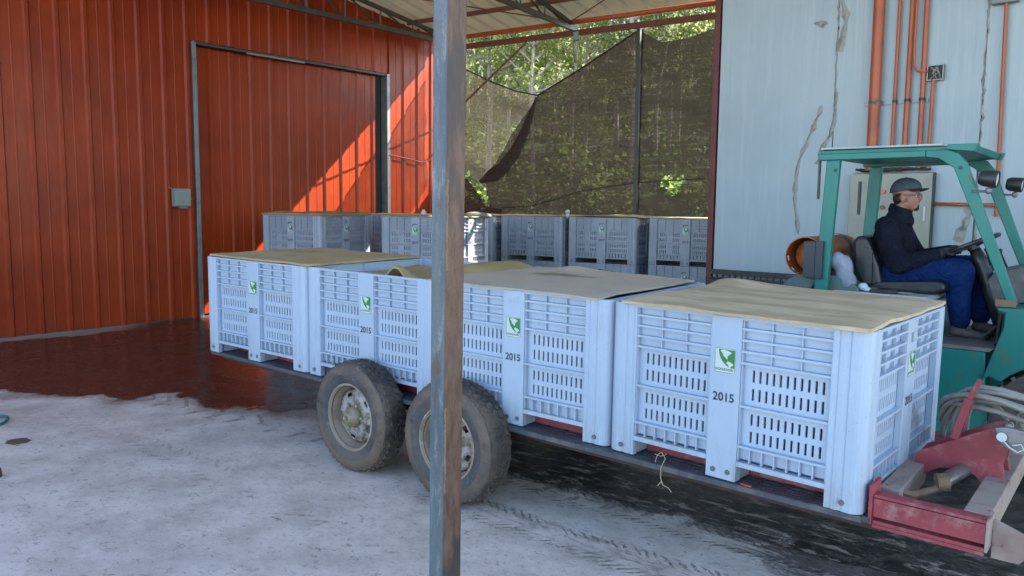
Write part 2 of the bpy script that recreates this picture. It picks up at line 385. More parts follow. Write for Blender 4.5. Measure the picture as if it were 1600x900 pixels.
def add_stain(m_, cx, cy, rx, ry, col):
    nt_ = m_.node_tree; N_ = nt_.nodes; b_ = N_['Principled BSDF']; src = b_.inputs['Base Color'].links[0].from_socket
    tc = N_.new('ShaderNodeTexCoord'); mp = N_.new('ShaderNodeMapping'); mp.inputs['Location'].default_value = (-cx/rx, -cy/ry, 0); mp.inputs['Scale'].default_value = (1/rx, 1/ry, 0)
    nt_.links.new(tc.outputs['Object'], mp.inputs[0]); ln = N_.new('ShaderNodeVectorMath'); ln.operation = 'LENGTH'; nt_.links.new(mp.outputs[0], ln.inputs[0])
    no = N_.new('ShaderNodeTexNoise'); no.inputs['Scale'].default_value = 16; no.inputs['Detail'].default_value = 5; nt_.links.new(tc.outputs['Object'], no.inputs['Vector'])
    ad = N_.new('ShaderNodeMath'); ad.operation = 'MULTIPLY_ADD'; nt_.links.new(no.outputs['Fac'], ad.inputs[0]); ad.inputs[1].default_value = 1.6; nt_.links.new(ln.outputs['Value'], ad.inputs[2])
    mr = N_.new('ShaderNodeMapRange'); nt_.links.new(ad.outputs[0], mr.inputs[0]); mr.inputs[1].default_value = 1.85; mr.inputs[2].default_value = 1.6; mr.inputs[4].default_value = .8
    mx = N_.new('ShaderNodeMix'); mx.data_type = 'RGBA'; nt_.links.new(mr.outputs[0], mx.inputs[0]); nt_.links.new(src, mx.inputs[6]); mx.inputs[7].default_value = (*col, 1); nt_.links.new(mx.outputs[2], b_.inputs['Base Color'])
add_stain(M['foam_c'], .44, .68, .24, .06, (.20,.135,.085))
M['foam_d'] = foam_mat('woody_foam', (.50,.41,.27), (.36,.275,.17), (.6,2.2,1), (.40,.31,.2))
M['black_plastic'] = mat('black_plastic', (.02,.021,.023), .45, 0, (.04,.04,.04), 12, bump=.1)
M['grid'] = mat('slate_grid_plastic', (.05,.06,.075), .4, 0, (.10,.10,.10), 9, dirt=(.16,.14,.12))
M['trail_red'] = mat('worn_red_paint', (.24,.032,.045), .6, 0, (.18,.026,.036), 5, dirt=(.29,.16,.14), dlo=.5, dhi=.75, bump=.15)
M['trail_dust'] = mat('dusty_red_steel', (.27,.22,.19), .75, 0, (.21,.15,.13), 7, dirt=(.18,.04,.05), dlo=.6, dhi=.7, bump=.2)
M['dark_steel'] = mat('dark_dirty_steel', (.05,.045,.042), .6, .2, (.09,.07,.055), 9, bump=.2)
M['rod'] = mat('grey_worn_rod', (.22,.22,.23), .35, .6, (.14,.13,.13), 12)
M['rust_rod'] = mat('rusty_rod', (.2,.13,.08), .7, .2, (.12,.07,.045), 14, bump=.3)
M['rim'] = mat('dirty_wheel_rim', (.30,.30,.28), .55, .1, (.22,.2,.165), 7, dirt=(.12,.085,.055), dlo=.42, dhi=.60, bump=.25, bscale=60)
M['hub'] = mat('greasy_hub', (.27,.23,.16), .5, .1, (.18,.14,.09), 12, bump=.2)
def tyre_mat(name, base, mud):
    t = NT(name); v = t.obj()
    n1 = t.noise(v, 5, 6, .65); n2 = t.noise(v, 26, 6, .75); n3 = t.noise(v, 11, 6, .7)
    c = t.mix(t.ramp(n1, .36, .62), base, mud)
    c = t.mix(t.math('MULTIPLY', t.ramp(n2, .58, .68), .55), c, (.22,.185,.155))
    c = t.mix(t.math('MULTIPLY', t.ramp(n3, .55, .65), .6), c, (.018,.018,.019))
    c = t.mix(t.math('MULTIPLY', t.ramp(t.noise(t.map(v, loc=(3,3,3)), 2.4, 4), .5, .62), .6), c, (.12,.09,.066))
    t.put(t.b.inputs['Base Color'], c); t.put(t.b.inputs['Roughness'], t.math('MULTIPLY_ADD', n1, .25, .55))
    t.bump(t.math('ADD', n2, t.math('MULTIPLY', n3, .7)), .5, .008); return t.m
M['tyre'] = tyre_mat('muddy_tyre', (.035,.032,.030), (.085,.066,.052))
M['tyre_wall'] = tyre_mat('dusty_tyre_wall', (.125,.086,.060), (.075,.062,.056))
M['tyre_in'] = tyre_mat('dark_inner_tyre_wall', (.035,.038,.045), (.06,.058,.058))
M['rim_tan'] = mat('tan_dirty_rim_lip', (.27,.21,.155), .7, 0, (.17,.13,.095), 6, dirt=(.3,.3,.28), dlo=.55, dhi=.62, bump=.25)
M['tyre2'] = tyre_mat('forklift_tyre', (.04,.04,.04), (.09,.075,.065))
M['teal'] = mat('teal_paint', (.0,.165,.135), .42, 0, (.001,.135,.115), 4, dirt=(.07,.12,.08), dlo=.58, dhi=.66, stretch=(2,2,.6), bump=.12)
M['teal_dusty'] = mat('dusty_teal', (.08,.12,.115), .6, 0, (.02,.11,.10), 6, dirt=(.1,.1,.09))
M['guardtop'] = mat('pale_roof_sheet', (.36,.4,.42), .35, 0, (.3,.34,.36), 6)
M['hood'] = mat('dirty_white_hood', (.38,.39,.39), .5, 0, (.32,.31,.29), 6, dirt=(.19,.17,.15))
M['seat'] = mat('black_vinyl', (.016,.017,.02), .38, 0, (.03,.03,.032), 7, bump=.12)
M['floor_mat'] = mat('grey_floor_plate', (.16,.15,.14), .7, .1, (.11,.1,.09), 8, bump=.2)
M['tank'] = mat('orange_tank_paint', (.36,.095,.02), .45, 0, (.3,.075,.018), 5, dirt=(.17,.06,.025), dlo=.6, dhi=.75)
M['lens'] = mat('lamp_lens', (.55,.55,.52), .15)
M['hose'] = mat('grey_hose', (.21,.205,.185), .6, 0, (.16,.15,.135), 15)
M['jacket'] = mat('navy_fleece', (.005,.007,.013), .9, 0, (.009,.011,.019), 16, bump=.4, bscale=90)
M['trousers'] = mat('blue_trousers', (.004,.022,.10), .8, 0, (.003,.016,.075), 7, bump=.35, bscale=14)
def fabric(name, a, b, fold, scale, dist):
    t = NT(name); v = t.obj(); n1 = t.noise(v, 7, 4); w_ = t.noise(t.map(v, (1,1,1)), scale, 3, .5, 1.6); f = t.noise(v, 160, 3)
    t.put(t.b.inputs['Base Color'], t.mix(t.ramp(n1, .35, .7), a, b)); t.set(Roughness=.9); t.b.inputs['Specular IOR Level'].default_value = .15
    t.bump(t.math('ADD', w_, t.math('MULTIPLY', f, .05)), fold, dist); return t.m
M['jacket'] = fabric('navy_fleece', (.005,.007,.014), (.010,.013,.022), .9, 9, .05)
M['trousers'] = fabric('blue_trousers', (.004,.022,.10), (.003,.014,.07), .9, 10, .05)

M['skin'] = mat('skin', (.30,.155,.105), .5, 0, (.27,.13,.09), 9)
M['hair'] = mat('black_hair', (.012,.009,.008), .7)
M['cap'] = mat('grey_cap', (.045,.065,.085), .85, 0, (.065,.085,.105), 30, bump=.2, bscale=200)
M['cap_dark'] = mat('dark_cap_brim', (.012,.014,.02), .7)
M['glove'] = mat('black_glove', (.012,.012,.014), .7, 0, (.025,.025,.028), 20, bump=.3)
M['shoe'] = mat('dusty_boot', (.10,.083,.073), .8, 0, (.06,.05,.045), 12, bump=.3)
M['cabinet'] = mat('beige_cabinet', (.27,.285,.235), .4, 0, (.235,.25,.21), 4, dirt=(.18,.18,.15), dlo=.65, dhi=.8)
M['orange_pipe'] = mat('orange_conduit', (.40,.10,.038), .42, 0, (.34,.082,.034), 5, dirt=(.2,.08,.045), dlo=.65, dhi=.8)
M['tape'] = mat('peeling_tape', (.30,.30,.28), .5, 0, (.2,.19,.17), 14, bump=.5)
M['seam'] = mat('dark_seam', (.06,.06,.055), .8)
M['clear'] = mat('grey_box', (.2,.225,.22), .5)
M['redlamp'] = mat('red_button', (.75,.015,.03), .25)
M['darkred'] = mat('dark_red_button', (.13,.012,.02), .3)
M['straw'] = mat('straw_string', (.36,.29,.17), .8)
M['redbit'] = mat('red_scrap', (.5,.03,.02), .5)
M['teal_hose'] = mat('teal_hose', (.0,.13,.13), .35)
M['mud'] = mat('mud', (.09,.065,.05), .9, bump=.4)
M['sack'] = mat('pale_sack', (.22,.21,.19), .8, 0, (.15,.145,.13), 9, bump=.4)
M['bag'] = mat('grey_bag', (.22,.25,.31), .5, 0, (.16,.185,.23), 10, bump=.5, bscale=12)
M['wood'] = mat('pallet_wood', (.30,.2,.11), .8, 0, (.2,.13,.07), 6)

def leaf_mat(name, a, b, tr):
    t = NT(name); oi = t.n('ShaderNodeNewGeometry').outputs['Random Per Island']
    c = t.mix(oi, a, b); t.put(t.b.inputs['Base Color'], c); t.set(Roughness=.5)
    tl = t.n('ShaderNodeBsdfTranslucent'); t.put(tl.inputs[0], t.mix(oi, tr, b))
    mx = t.n('ShaderNodeMixShader'); mx.inputs[0].default_value = .6
    t.t.links.new(t.b.outputs[0], mx.inputs[1]); t.t.links.new(tl.outputs[0], mx.inputs[2]); t.t.links.new(mx.outputs[0], t.out.inputs[0])
    return t.m
M['leaf1'] = leaf_mat('eucalypt_leaves', (.11,.15,.04), (.19,.22,.07), (.62,.68,.20))
M['leaf2'] = leaf_mat('bush_leaves', (.06,.10,.03), (.11,.15,.045), (.2,.29,.06))
M['leaf3'] = leaf_mat('blue_green_leaves', (.09,.13,.06), (.16,.19,.09), (.17,.24,.08))
M['bark'] = mat('pale_bark', (.42,.36,.29), .8, 0, (.25,.2,.15), 3, stretch=(3,3,.4))
M['hill'] = mat('grassy_slope', (.10,.12,.04), .95, 0, (.16,.13,.07), .6, bump=.5, bscale=3)

# ------------------------------------------------------------------ ground and slope
g = MB(); g.add([(-300,-300,0),(300,-300,0),(300,300,0),(-300,300,0)], [(0,1,2,3)])
tag(g.build('ground', M['ground']), kind='structure')
# slope beyond the yard
h = MB(); nx_, ny_ = 60, 40; vs = []
for j in range(ny_+1):
    for i in range(nx_+1):
        x = -70+140*i/nx_; y = 21+120*(j/ny_)**1.3
        z = .02+max(0, y-24)*.28+noise.noise(Vector((x*.07, y*.07, 0)))*min(1.6, (y-21)*.1)
        vs.append((x, y, max(z, .02) if j else -.2))
h.add(vs, [(j*(nx_+1)+i, j*(nx_+1)+i+1, (j+1)*(nx_+1)+i+1, (j+1)*(nx_+1)+i) for j in range(ny_) for i in range(nx_)])
tag(h.build('hillside', M['hill'], smooth=True), kind='structure')
def hill_z(x, y): return .02+max(0, y-24)*.28

# ------------------------------------------------------------------ trees
def leaves(mb, c, rad, n, lw, ll, rng, droop=.6, squash=1.):
    for _ in range(n):
        d = Vector((rng.gauss(0,1), rng.gauss(0,1), rng.gauss(0,1))).normalized()*rad*rng.random()**.45
        d.z *= squash; p = c+d
        ax = Vector((rng.gauss(0,1), rng.gauss(0,1), rng.gauss(0,.7)-droop)).normalized()
        sd_ = ax.orthogonal().normalized(); sd_ = (Matrix.Rotation(rng.random()*6.28, 3, ax) @ sd_)*lw*rng.uniform(.6,1.3)
        L = ax*ll*rng.uniform(.6,1.3)
        mb.add([p, p+L*.5+sd_, p+L, p+L*.5-sd_], [(0,1,2,3)])
def make_tree(kind, seed, H):
    rng = random.Random(seed); tr = MB(); lf = MB(); br = MB()
    bend = [Vector((noise.noise(Vector((seed, k*.35, 0)))*.5, noise.noise(Vector((seed+9, k*.35, 0)))*.5, 0))*k*.25 for k in range(9)]
    pts = [Vector((0,0,H*k/8))+bend[k] for k in range(9)]
    tr.tube(pts, [H*.0062*(1-.85*k/8)+.015 for k in range(9)], 8)
    nb = int(H*2.6)
    for b in range(nb):
        f = .3+.68*(b+rng.random())/nb; k = f*8; i = min(7, int(k)); p = pts[i].lerp(pts[i+1], k-i)
        a = rng.random()*6.28; ln = H*rng.uniform(.06,.15)*(1.25-f*.7)
        q = p+Vector((math.cos(a)*ln, math.sin(a)*ln, ln*rng.uniform(.3,1.)))
        mid = p.lerp(q,.5)+Vector((0,0,-.06*ln))
        tr.tube([p, mid, q], [H*.004, H*.003, H*.0015], 5)
        for _ in range(3):
            c = q+Vector((rng.gauss(0,.35), rng.gauss(0,.35), rng.gauss(0,.3)))*ln*.8
            leaves(lf, c, ln*rng.uniform(.25,.5), int(80), .034, .16, rng)
    return tr, lf
TREE_LABELS = []
protos = []
for k, (H, lm) in enumerate([(13,'leaf1'),(15,'leaf3'),(11,'leaf1'),(14,'leaf1')]):
    tr, lf = make_tree('e', 11+k*7, H)
    root = thing('eucalyptus_tree', 'x', 'tree', (0,0,0))
    tr.build('trunk', M['bark'], root, smooth=True); lf.build('crown', M[lm], root)
    protos.append(root)
spots = [(-2.5,27,0),(-1.0,31,1),(.6,26,2),(2.2,29.5,3),(3.9,26.5,1),(5.6,31,0),(7.4,27.5,3),(9.4,30,2),(-4.6,30,3),(-6.5,27,2),(11.5,27,0),(13.8,31,1),
         (-.2,36,0),(2.0,38,1),(4.8,37,3),(7.8,38,0),(10.6,36,1),(-3.2,38,1),(-6.4,36,0),(1.2,45,3),(5.2,46,1),(9.2,45,0),(13.6,40,3),(-2.6,46,0),(3.0,33.5,2),(6.6,34,0),(.3,32.5,3),(8.8,33.6,1),(12.6,35,2),(15.5,36,0),(17,42,1)]
used = set()
order = sorted(range(len(spots)), key=lambda i: spots[i][0]/spots[i][1])
rank = {i: r for r, i in enumerate(order)}
ordw = ['first','second','third','fourth','fifth','sixth','seventh','eighth','ninth','tenth','eleventh','twelfth','thirteenth','fourteenth','fifteenth','sixteenth','seventeenth','eighteenth','nineteenth','twentieth','twenty-first','twenty-second','twenty-third','twenty-fourth','twenty-fifth','twenty-sixth','twenty-seventh','twenty-eighth','twenty-ninth','thirtieth','thirty-first']
for i, (x, y, k) in enumerate(spots):
    if k in used: root = copy_tree(protos[k])
    else: root = protos[k]; used.add(k)
    sc = .85+.3*((i*37)%10)/10
    root.location = (x, y, hill_z(x,y)-.1); root.rotation_euler = (0,0,i*1.7); root.scale = (sc,sc,sc)
    near = 'near' if y < 32 else ('mid-distance' if y < 40 else 'far')
    root['label'] = '%s tall pale-trunked eucalyptus beyond the shade net, %s counted from the left' % (near, ordw[rank[i]])
    root['group'] = 'eucalyptus trees on the slope'
# dense far wood behind them
lf = MB(); rng = random.Random(3)
for i in range(420):
    x = rng.uniform(-18, 34); y = rng.uniform(50, 62); z = hill_z(x,y)+rng.uniform(0, 17)
    leaves(lf, Vector((x,y,z)), 2.0, 60, .16, .6, rng)
for i in range(40):
    x = rng.uniform(-18,34); y = rng.uniform(50,56); lf.tube([(x,y,hill_z(x,y)-1),(x+.3,y,hill_z(x,y)+7),(x+.2,y,hill_z(x,y)+16)], [.16,.13,.05], 5)
tag(lf.build('distant_woodland', M['leaf1']), 'mass of sunlit woodland filling the slope far behind the net', 'woodland', kind='stuff')
ug = MB(); rng = random.Random(77)
for i in range(520):
    y = rng.uniform(21.5, 46); x = rng.uniform(-.32, .52)*y; z = hill_z(x,y)
    leaves(ug, Vector((x,y,z+.35)), rng.uniform(.6,1.1), 70, .09, .28, rng, .0)
tag(ug.build('undergrowth', M['leaf2']), 'green undergrowth covering the slope between the eucalyptus trunks', 'undergrowth', kind='stuff')
# bushes close behind the net
def make_bush(seed, H):
    rng = random.Random(seed); tr = MB(); lf = MB()
    for b in range(9):
        a = rng.random()*6.28; q = Vector((math.cos(a)*H*.35*rng.random(), math.sin(a)*H*.35*rng.random(), H*rng.uniform(.55,1)))
        tr.tube([(0,0,0), q*.5+Vector((0,0,.1)), q], [.03,.02,.006], 5)
        for f in (.45,.7,.95):
            leaves(lf, q*f+Vector((rng.gauss(0,.15),rng.gauss(0,.15),0)), H*.2, 75, .045, .12, rng, .2)
    return tr, lf
bp = []
for k in range(2):
    tr, lf = make_bush(50+k, 2.6); root = thing('leafy_bush', 'x', 'bush'); tr.build('stem', M['bark'], root); lf.build('crown', M['leaf2'], root); bp.append(root)
bl = ['broad-leaved bush seen through the torn left net', 'bright bush behind the gathered fold of the net', 'taller bush behind the middle of the net','bush behind the net just left of the net post',
      'dark bush right of the net post','bush behind the torn hole in the right net','bush at the right end of the net near the white wall','small bush low behind the sagging net bottom']
for i, (x, y, sc) in enumerate([(-.6,17.4,1.0),(.4,16.2,.8),(1.5,17.8,1.15),(2.3,16,.95),(3.6,16.6,1.1),(4.6,15.2,.9),(5.6,16.0,1.1),(.9,15.4,.6)]):
    root = bp[i] if i < 2 else copy_tree(bp[i%2]); root.location = (x,y,0); root.rotation_euler = (0,0,i*2.1); root.scale = (sc*1.1,sc*1.1,sc)
    root['label'] = bl[i]; root['group'] = 'bushes behind the shade net'

# ------------------------------------------------------------------ red shed
def wall_pt(s_, d_, z): return WP+WW*s_+WN*d_+Vector((0,0,z))
def rib_profile(s0, s1, pitch=.333, dep=.03, phase=0.):
    out = [(s0, 0.)]; k = math.floor((s0-phase)/pitch)
    while True:
        b = phase+k*pitch; k += 1
        for ds, dd in ((.0,0),(.022,dep),(.062,dep),(.084,0),(.19,0),(.197,.004),(.207,.004),(.214,0)):
            q = b+ds
            if s0+.002 < q < s1-.002: out.append((q, dd))
        if b > s1: break
    out.append((s1, 0.)); return out
def ribbed(mb, s0, s1, z0, z1, off=0., thick=.03, phase=0.):
    pr = rib_profile(s0, s1, phase=phase); n = len(pr)
    vs = [wall_pt(a, off+d, z) for z in (z0, z1) for a, d in pr]+[wall_pt(a, off-thick, z) for z in (z0, z1) for a, d in pr]
    fs = []
    for i in range(n-1):
        fs += [(i, i+1, n+i+1, n+i), (2*n+i+1, 2*n+i, 3*n+i, 3*n+i+1), (i+1, i, 2*n+i, 2*n+i+1), (n+i, n+i+1, 3*n+i+1, 3*n+i)]
    fs += [(0, n, 3*n, 2*n), (n-1, 2*n-1+0, 4*n-1, 3*n-1)]
    fs[-1] = (n-1, 3*n-1, 4*n-1, 2*n-1)
    mb.add(vs, fs)
DS0, DS1, DZ = .16, 3.62, 3.88
WEND = 4.76
shed = thing('red_metal_shed', 'large red ribbed metal shed with a wide sheet door', 'shed', tuple(WP), 0)
def shed_part(mb, name, mt, **k):
    o = mb.build(name, mt, shed, **k); o.matrix_parent_inverse = Matrix.Translation(-WP); return o
b = MB(); ribbed(b, -9., DS0-.06, .0, 6.8); ribbed(b, DS0-.06, DS1+.06, DZ+.04, 6.8); ribbed(b, DS1+.06, WEND, 0., 6.8)
shed_part(b, 'wall', M['red'])
b = MB()                                   # side and rear so that the shed has depth
c0 = wall_pt(WEND-.01, -.04, 0); c1 = c0-WN*7
b.beam(c0+Vector((0,0,3.3)), c1+Vector((0,0,3.3)), .05, 6.6)
c2 = wall_pt(-8.99, -.04, 0); b.beam(c2+Vector((0,0,3.3)), c2-WN*7+Vector((0,0,3.3)), .05, 6.6)
b.beam(c1+Vector((0,0,3.3)), c2-WN*7+Vector((0,0,3.3)), .05, 6.6)
shed_part(b, 'side_wall', M['red'])
b = MB(); pts = [c0, c1, c2-WN*7, c2]; b.add([p+Vector((0,0,6.62)) for p in pts]+[p+Vector((0,0,6.66)) for p in pts], [(0,1,2,3),(7,6,5,4),(0,4,5,1),(1,5,6,2),(2,6,7,3),(3,7,4,0)])
shed_part(b, 'roof', M['galv'])
door = MB(); ribbed(door, DS0+.0, DS1-.14, .03, DZ-.02, off=-.10, phase=.05)
dob = shed_part(door, 'door', M['red_door'])
b = MB()
def wbox(mb, s0, s1, d0, d1, z0, z1):
    mb.add([wall_pt(s0,d0,z0),wall_pt(s1,d0,z0),wall_pt(s1,d1,z0),wall_pt(s0,d1,z0),wall_pt(s0,d0,z1),wall_pt(s1,d0,z1),wall_pt(s1,d1,z1),wall_pt(s0,d1,z1)],
           [(0,3,2,1),(4,5,6,7),(0,1,5,4),(1,2,6,5),(2,3,7,6),(3,0,4,7)])
wbox(b, DS0-.055, DS0+.005, -.12, .045, 0, DZ+.03)
shed_part(b, 'door_frame', M['galv'], bevel=.004)
b = MB(); wbox(b, DS1-.004, DS1+.062, -.12, .05, 0, DZ+.03); shed_part(b, 'door_frame', M['galv'], bevel=.004)
b = MB(); wbox(b, DS0+.008, DS1-.006, -.12, .035, DZ-.01, DZ+.028); shed_part(b, 'door_head', M['galv_dark'], bevel=.003)
b = MB(); wbox(b, .95, 1.95, .02, .05, DZ-.03, DZ+.0); shed_part(b, 'door_head', M['galv'], bevel=.003)
b = MB(); wbox(b, DS1-.14, DS1-.006, -.16, -.13, 0, DZ-.012); shed_part(b, 'door_jamb', M['galv_dark'])
b = MB(); wbox(b, WEND+.002, WEND+.03, -.05, .04, 0, 4.6); shed_part(b, 'corner_trim', M['sticker'])
b = MB(); wbox(b, -9, WEND, -.06, .006, 0, .012); shed_part(b, 'base_strip', M['galv_dark'])
# switch box
bx = thing('switch_box', 'small grey electrical box on red wall left of the door', 'electrical box', tuple(wall_pt(-.14,.04,1.73)), R(90)-WA)
b = MB(); b.box(-.12,.11,-.10,0,-.13,.12); b.build('box', M['clear'], bx, bevel=.008)
b = MB(); b.box(-.115,.105,-.112,-.102,-.12,.11); b.build('cover', M['clear'], bx, bevel=.006)
b = MB(); b.box(-.05,.06,-.09,-.02,-.155,-.131); b.build('cable_gland', M['galv'], bx)
b = MB(); b.cyl((.112,-.05,-.02),(.15,-.05,-.02),.02); b.build('side_gland', M['galv'], bx)
b = MB(); b.tube([(-.12,-.05,.10),(-.15,-.03,.13),(-.17,-.02,.13)],.008); b.build('lead', M['galv'], bx)
# cable across the wall
b = MB(); b.tube([wall_pt(3.66,.05,2.52),wall_pt(3.9,.06,2.5),wall_pt(4.15,.06,2.47),wall_pt(4.4,.06,2.43),wall_pt(4.58,.06,2.46),wall_pt(4.76,.05,2.62)], .012, 6)
tag(b.build('wall_cable', M['maroon']), 'thin dark cable sagging across sunlit red wall beside door', 'cable')

# ------------------------------------------------------------------ canopy roof
def rpt(t_, k, z): return EO+ED*t_-EN*k+Vector((0,0,z))
RZ0, RS = 4.70, .145
KMAX = 9.9
canopy = thing('canopy_roof', 'ribbed metal canopy roof on dark trusses above the loading yard', 'roof', tuple(EO))
def cpart(mb, name, mt, **k):
    o = mb.build(name, mt, canopy, **k); o.matrix_parent_inverse = Matrix.Translation(-EO); return o
def kstart(t_):
    k = -.15
    if t_ < .02: k = max(k, (.02-t_)/.145)
    if t_ > 6.2: k = max(k, 2.48+.145*(t_-6.3)+.05)
    return k
b = MB(); prev = None; t_ = -1.25
prof = []
while t_ < 15.5:
    for ds, dd in ((0,0),(.03,.035),(.07,.035),(.10,0),(.3,0)): prof.append((t_+ds, dd))
    t_ += .33
for (ta, da), (tb, db) in zip(prof, prof[1:]):
    ka, kb = kstart(ta), kstart(tb)
    if ka > KMAX-.2 or kb > KMAX-.2: continue
    v = []
    for th in (0., .012):
        v += [rpt(ta,ka,RZ0+RS*ka+da+th), rpt(tb,kb,RZ0+RS*kb+db+th), rpt(tb,KMAX,RZ0+RS*KMAX+db+th), rpt(ta,KMAX,RZ0+RS*KMAX+da+th)]
    b.add(v, [(0,1,2,3),(7,6,5,4),(0,4,5,1),(2,6,7,3)])
cpart(b, 'roof_sheet', M['roof'])
for k in (.95,2.15,3.5,4.9,6.3,7.8,9.4):     # purlins
    b = MB(); t0 = .36-.145*k; t1 = 15.3 if k > 3.9 else 6.25+max(0,(k-2.55)/.145)
    b.beam(rpt(t0,k,RZ0+RS*k-.045), rpt(t1,k,RZ0+RS*k-.045), .035, .07); cpart(b, 'purlin', M['truss_red'])
b = MB(); b.beam(rpt(.38,.02,4.50), rpt(6.6,.02,4.50), .05, .09); cpart(b, 'eave_beam', M['truss_red'])
b = MB(); b.cyl(rpt(.38,.16,4.635), rpt(6.5,.16,4.655), .042, n=14); cpart(b, 'eave_pipe', M['orange_beam'], smooth=True)
b = MB(); b.beam(rpt(3.04,.02,4.38), rpt(3.04,.02,4.52), .10, .10, (1,0,0)); cpart(b, 'bracket', M['galv'])
def truss(t0, slope_t, k0, k1):
    z0 = 4.55; P_ = lambda k, z: rpt(t0+slope_t*k, k, z)
    b = MB(); b.beam(P_(k0,z0), P_(k1,z0), .05, .075); cpart(b, 'truss_chord', M['truss'])
    b = MB(); b.beam(P_(k0,RZ0+RS*k0-.11), P_(k1,RZ0+RS*k1-.11), .05, .06); cpart(b, 'truss_chord', M['truss'])
    b = MB(); k = k0+.35; i = 0
    while k+.7 < k1:
        b.beam(P_(k,z0), P_(k,RZ0+RS*k-.11), .025, .025, (1,0,0))
        b.beam(P_(k,z0), P_(k+.7,RZ0+RS*(k+.7)-.11), .022, .022, (1,0,0)); k += .7
    cpart(b, 'truss_web', M['truss'])
truss(.62, -.145, .05, 9.7); truss(3.04, 0, .0, 9.7); truss(7.6, 0, 2.85, 9.7)
# thin bracing rods
b = MB(); b.cyl(rpt(3.04,.3,4.6), rpt(6.2,2.4,RZ0+RS*2.4-.1), .01, n=6); b.cyl(rpt(.6,2.5,4.95), rpt(3.04,.3,4.62), .01, n=6); cpart(b, 'brace_rod', M['truss_red'])
# front edge beam over the posts
b = MB(); b.beam(rpt(-1.0,9.75,RZ0+RS*9.75-.16), rpt(15.3,9.75,RZ0+RS*9.75-.16), .08, .16); cpart(b, 'front_beam', M['truss_red'])

# foreground post
PX, PY = -.268, 3.12
hh = 5.85
po = thing('steel_post', 'rusty blue-grey square steel post standing in the foreground', 'post', (PX,PY,0), R(45))
pm = NT('x')
b = MB(); b.box(-.0465,.0465,-.0465,.0465,0,hh); pb = b.build('column', None, po, bevel=.004)
b = MB(); rng = random.Random(5)
pts = [(-.0462+rng.gauss(0,.0012), -.0470+rng.gauss(0,.0008), 1.40+i*.007) for i in range(52)]
b.tube(pts, [.0035+.0025*rng.random() for _ in pts], 6); b.build('weld_seam', M['rust_rod'], po, smooth=True)
b = MB(); pts = [(-.0462+rng.gauss(0,.0012), -.0470+rng.gauss(0,.0008), .50+i*.007) for i in range(52)]
b.tube(pts, [.003+.0025*rng.random() for _ in pts], 6); b.build('weld_seam', M['rust_rod'], po, smooth=True)
b = MB(); b.box(-.12,.12,-.12,.12,0,.012); b.build('base_plate', M['rust_rod'], po, bevel=.002)
def post_mat2():
    t = NT('painted_rusty_steel'); v = t.obj()
    sp = t.n('ShaderNodeSeparateXYZ'); t.t.links.new(v, sp.inputs[0])
    n1 = t.noise(t.map(v, (1,1,.3)), 22, 8, .75); n2 = t.noise(t.map(v, (1,1,.16)), 7, 5, .65); n3 = t.noise(v, 110, 4, .8)
    blue = t.mix(t.ramp(n2, .38, .62), (.10,.13,.145), (.05,.08,.105))
    blue = t.mix(t.math('MULTIPLY', t.ramp(n1, .5, .66), .7), blue, (.24,.26,.26))
    blue = t.mix(t.math('MULTIPLY', t.ramp(n3, .52, .66), .7), blue, (.075,.048,.034))
    n6 = t.noise(t.map(v, (1,1,.35), loc=(2,2,2)), 9, 8, .8)
    blue = t.mix(t.math('MULTIPLY', t.ramp(n6, .54, .62), .8), blue, (.095,.058,.04))
    rust = t.mix(t.ramp(n1, .38, .62), (.065,.034,.021), (.13,.076,.050))
    rust = t.mix(t.math('MULTIPLY', t.ramp(n2, .48, .58), .75), rust, (.024,.022,.026))
    xr = t.math('ADD', t.math('MULTIPLY', sp.outputs[1], -1.), t.math('MULTIPLY_ADD', n1, .030, -.015))
    f = t.ramp(xr, .030, .044)
    c = t.mix(f, blue, rust)
    t.put(t.b.inputs['Base Color'], c); t.put(t.b.inputs['Roughness'], t.math('MULTIPLY_ADD', n1, .3, .35)); t.set(Metallic=.1)
    t.bump(t.math('ADD', n1, t.math('MULTIPLY', n3, .3)), .4, .003); return t.m
pb.data.materials.clear(); pb.data.materials.append(post_mat2())
po.rotation_euler = (0, R(.62), R(46))

# ------------------------------------------------------------------ white building
wb = thing('cold_store_building', 'white insulated-panel building wall with peeling joint tape', 'building', tuple(WE))
def ppt(s_, d_, z): return WE+PP*s_+PN*d_+Vector((0,0,z))
def wpart(mb, name, mt, **k):
    o = mb.build(name, mt, wb, **k); o.matrix_parent_inverse = Matrix.Translation(-WE); return o
def pbox(mb, s0, s1, d0, d1, z0, z1):
    mb.add([ppt(s0,d0,z0),ppt(s1,d0,z0),ppt(s1,d1,z0),ppt(s0,d1,z0),ppt(s0,d0,z1),ppt(s1,d0,z1),ppt(s1,d1,z1),ppt(s0,d1,z1)],
           [(0,3,2,1),(4,5,6,7),(0,1,5,4),(1,2,6,5),(2,3,7,6),(3,0,4,7)])
jt = [.0, 1.345, 2.74, 4.12, 5.5, 6.9, 8.3]
for a, c in zip(jt, jt[1:]):
    b = MB(); pbox(b, a+.005, c-.005, -.12, 0, 0, 7.0); wpart(b, 'wall_panel', M['white'], bevel=.003)
b = MB(); pbox(b, .0, 8.3, -.14, -.122, 0, 7.0); wpart(b, 'joint_backing', M['seam'])
b = MB(); pbox(b, -.012, .0, -2.3, -.14, 0, 7.0); pbox(b, 8.3, 8.32, -2.3, -.14, 0, 7.); pbox(b, .0, 8.3, -2.32, -2.3, 0, 7.); wpart(b, 'side_wall', M['white'])
b = MB(); pbox(b, -.012, 8.32, -2.32, .0, 7.002, 7.06); wpart(b, 'roof', M['galv'])
b = MB(); pbox(b, -.085, -.013, -.10, .012, 0, 6.9); wpart(b, 'corner_trim', M['maroon'], bevel=.003)
